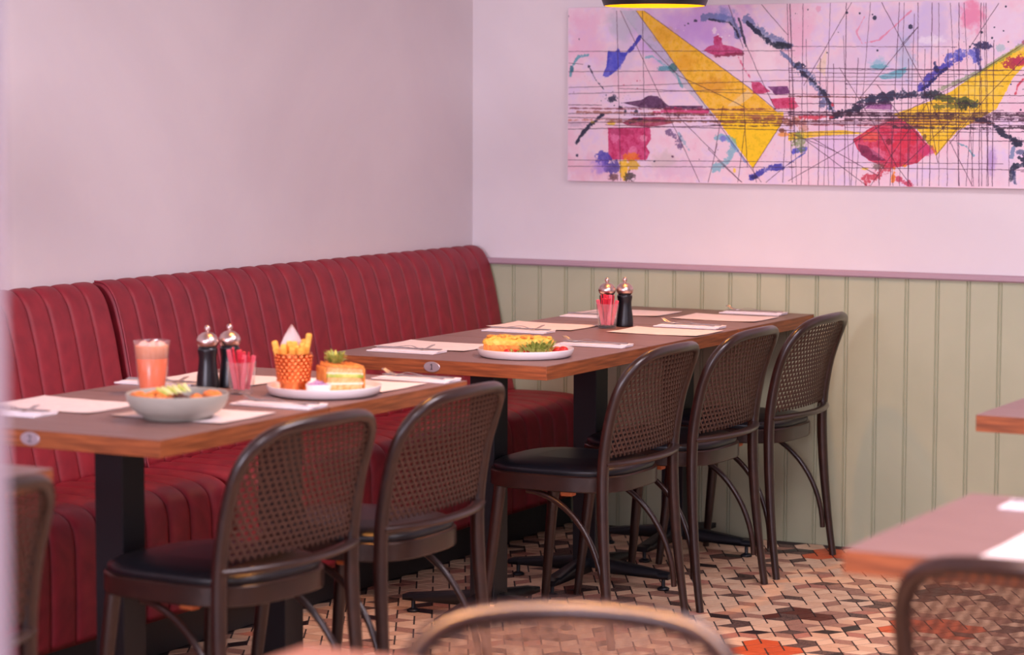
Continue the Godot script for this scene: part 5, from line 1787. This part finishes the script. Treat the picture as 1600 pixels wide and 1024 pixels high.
	var layers := [[0.0, 0.007, "filling", M.lettuce], [0.006, 0.013, "bread_slice", M.crumb], [0.018, 0.004, "filling", M.cream], [0.021, 0.014, "bread_slice", M.crumb], [0.034, 0.009, "filling", M.avocado], [0.041, 0.004, "filling", M.cream], [0.044, 0.014, "bread_slice", M.crumb]]
	var n := 0
	for q in layers:
		g = Geo.new()
		var outline := PackedVector2Array()
		var wob := 0.002 if q[2] == "bread_slice" else 0.004
		var grow := 0.0 if q[2] == "bread_slice" else 0.003
		for k in 44:
			var a := TAU * k / 44.0
			var cx := signf(cos(a)) * pow(absf(cos(a)), 0.34)
			var cz := signf(sin(a)) * pow(absf(sin(a)), 0.34)
			outline.append(Vector2(cx * (0.046 + grow) + noise.get_noise_2d(k * 0.7, n * 9.0) * wob, cz * (0.040 + grow) + noise.get_noise_2d(k * 0.7, n * 9.0 + 50.0) * wob))
		var tilt := Basis(Vector3(0, 0, 1), -0.07 * n / 6.0)
		g.prism(outline, q[0], q[0] + q[1], 0.0022, Transform3D(tilt, Vector3(0.0, 0.0, -0.001 * n)))
		obj(q[2], g, q[3], t)
		n += 1
	g = Geo.new()
	var crust := PackedVector2Array()
	for k in 44:
		var a := TAU * k / 44.0
		crust.append(Vector2(signf(cos(a)) * pow(absf(cos(a)), 0.36) * 0.0475, signf(sin(a)) * pow(absf(sin(a)), 0.36) * 0.0415))
	g.prism(crust, 0.0565, 0.0625, 0.0022, Transform3D(Basis(Vector3(0, 0, 1), -0.07), Vector3(0, 0, -0.006)))
	for k in 7:
		g.box(Vector3(-0.036 + k * 0.012, 0.0630 - (-0.036 + k * 0.012) * 0.07, -0.006), Vector3(0.005, 0.004, 0.078), 0.0015, Basis(Vector3(0, 0, 1), -0.07))
	g.box(Vector3(-0.0475, 0.034, -0.003), Vector3(0.005, 0.050, 0.076), 0.002)
	g.box(Vector3(0.0480, 0.030, -0.003), Vector3(0.005, 0.048, 0.076), 0.002)
	obj("toasted_crust", g, M.toasted, t)
	leaf_tuft(sw + right * -0.012 + up * 0.062, 56, 0.026, "green cress garnish on top of the club sandwich", 0.013)


func build_toast_plate():
	var c := Vector3(1.146, TABLE_H + 0.0012, 1.735)
	plate(c, 0.133, "white rimmed plate with open cheese toast and salad on table number 1")
	var right := Vector3(0.879, 0, -0.477)
	var near := Vector3(0.477, 0, 0.879)
	var up := Vector3.UP
	var tc := c + right * -0.020 + near * -0.020 + up * 0.008
	var t := thing("cheese_toast", "long open toast covered with melted yellow cheese on the far plate", "toast", tc, deg_to_rad(28.5 - 6.0))
	var g := Geo.new()
	var outline := PackedVector2Array()
	for k in 60:
		var a := TAU * k / 60.0
		outline.append(Vector2(signf(cos(a)) * pow(absf(cos(a)), 0.3) * 0.094 + noise.get_noise_2d(k * 0.5, 3.0) * 0.003, signf(sin(a)) * pow(absf(sin(a)), 0.3) * 0.036 + noise.get_noise_2d(k * 0.5, 8.0) * 0.003))
	g.prism(outline, 0.0, 0.027, 0.003)
	obj("bread", g, M.toasted, t)
	g = Geo.new()
	var rings := []
	for q in [[0.98, 0.023], [1.03, 0.027], [1.03, 0.033], [0.98, 0.037], [0.8, 0.041], [0.45, 0.044], [0.05, 0.045]]:
		var ring := []
		for k in 60:
			var o := outline[k]
			var e := Vector3(o.x * q[0], q[1] + 0.008 * noise.get_noise_2d(o.x * q[0] * 60.0, o.y * q[0] * 60.0 + 9.0) - (0.006 * maxf(0.0, noise.get_noise_2d(k * 0.4, 77.0)) if q[1] < 0.026 else 0.0), o.y * q[0])
			ring.append(e)
		rings.append(ring)
	g.loft(rings)
	for k in 34:
		g.lump(Vector3(rng.randf_range(-0.082, 0.082), 0.041, rng.randf_range(-0.028, 0.028)), Vector3(0.014, 0.0045, 0.010), 0.8, noise, Basis.IDENTITY, 10)
	obj("melted_cheese", g, M.cheese, t)
	g = Geo.new()
	for k in 22:
		g.lump(Vector3(rng.randf_range(-0.085, 0.085), 0.0435, rng.randf_range(-0.030, 0.033)), Vector3(0.008, 0.0035, 0.006), 0.8, noise, Basis(Vector3.UP, k * 1.3), 9)
	obj("browned_spots", g, M.toasted, t).set_meta("kind", "stuff")
	leaf_tuft(c + right * 0.030 + near * 0.048 + up * 0.014, 110, 0.026, "green salad leaves in front of the cheese toast", 0.046)
	leaf_tuft(c + right * 0.055 + near * 0.020 + up * 0.016, 34, 0.028, "green salad leaves against the right end of the cheese toast", 0.022)
	leaf_tuft(c + right * -0.030 + near * 0.056 + up * 0.007, 16, 0.014, "small loose salad leaves in front of the toast's left half", 0.024)
	var k2 := 0
	for q in [[0.086, 0.012, 0.015], [0.104, -0.006, 0.014], [0.098, 0.020, 0.012], [-0.028, 0.040, 0.010], [-0.050, 0.034, 0.011], [0.002, 0.052, 0.010]]:
		g = Geo.new()
		g.lump(Vector3.ZERO, Vector3(q[2], q[2] * 0.72, q[2] * 0.9), 0.08, noise, Basis.IDENTITY, 16)
		var o := obj("tomato_half", g, M.tomato, self)
		o.position = c + right * q[0] + near * q[1] + up * (0.008 + q[2] * 0.6)
		tag(o, "red tomato half at the right rim of the toast plate" if k2 < 3 else "red tomato piece in front of the cheese toast", "tomato", "tomatoes at the right rim of the toast plate" if k2 < 3 else "tomato pieces in front of the toast")
		k2 += 1
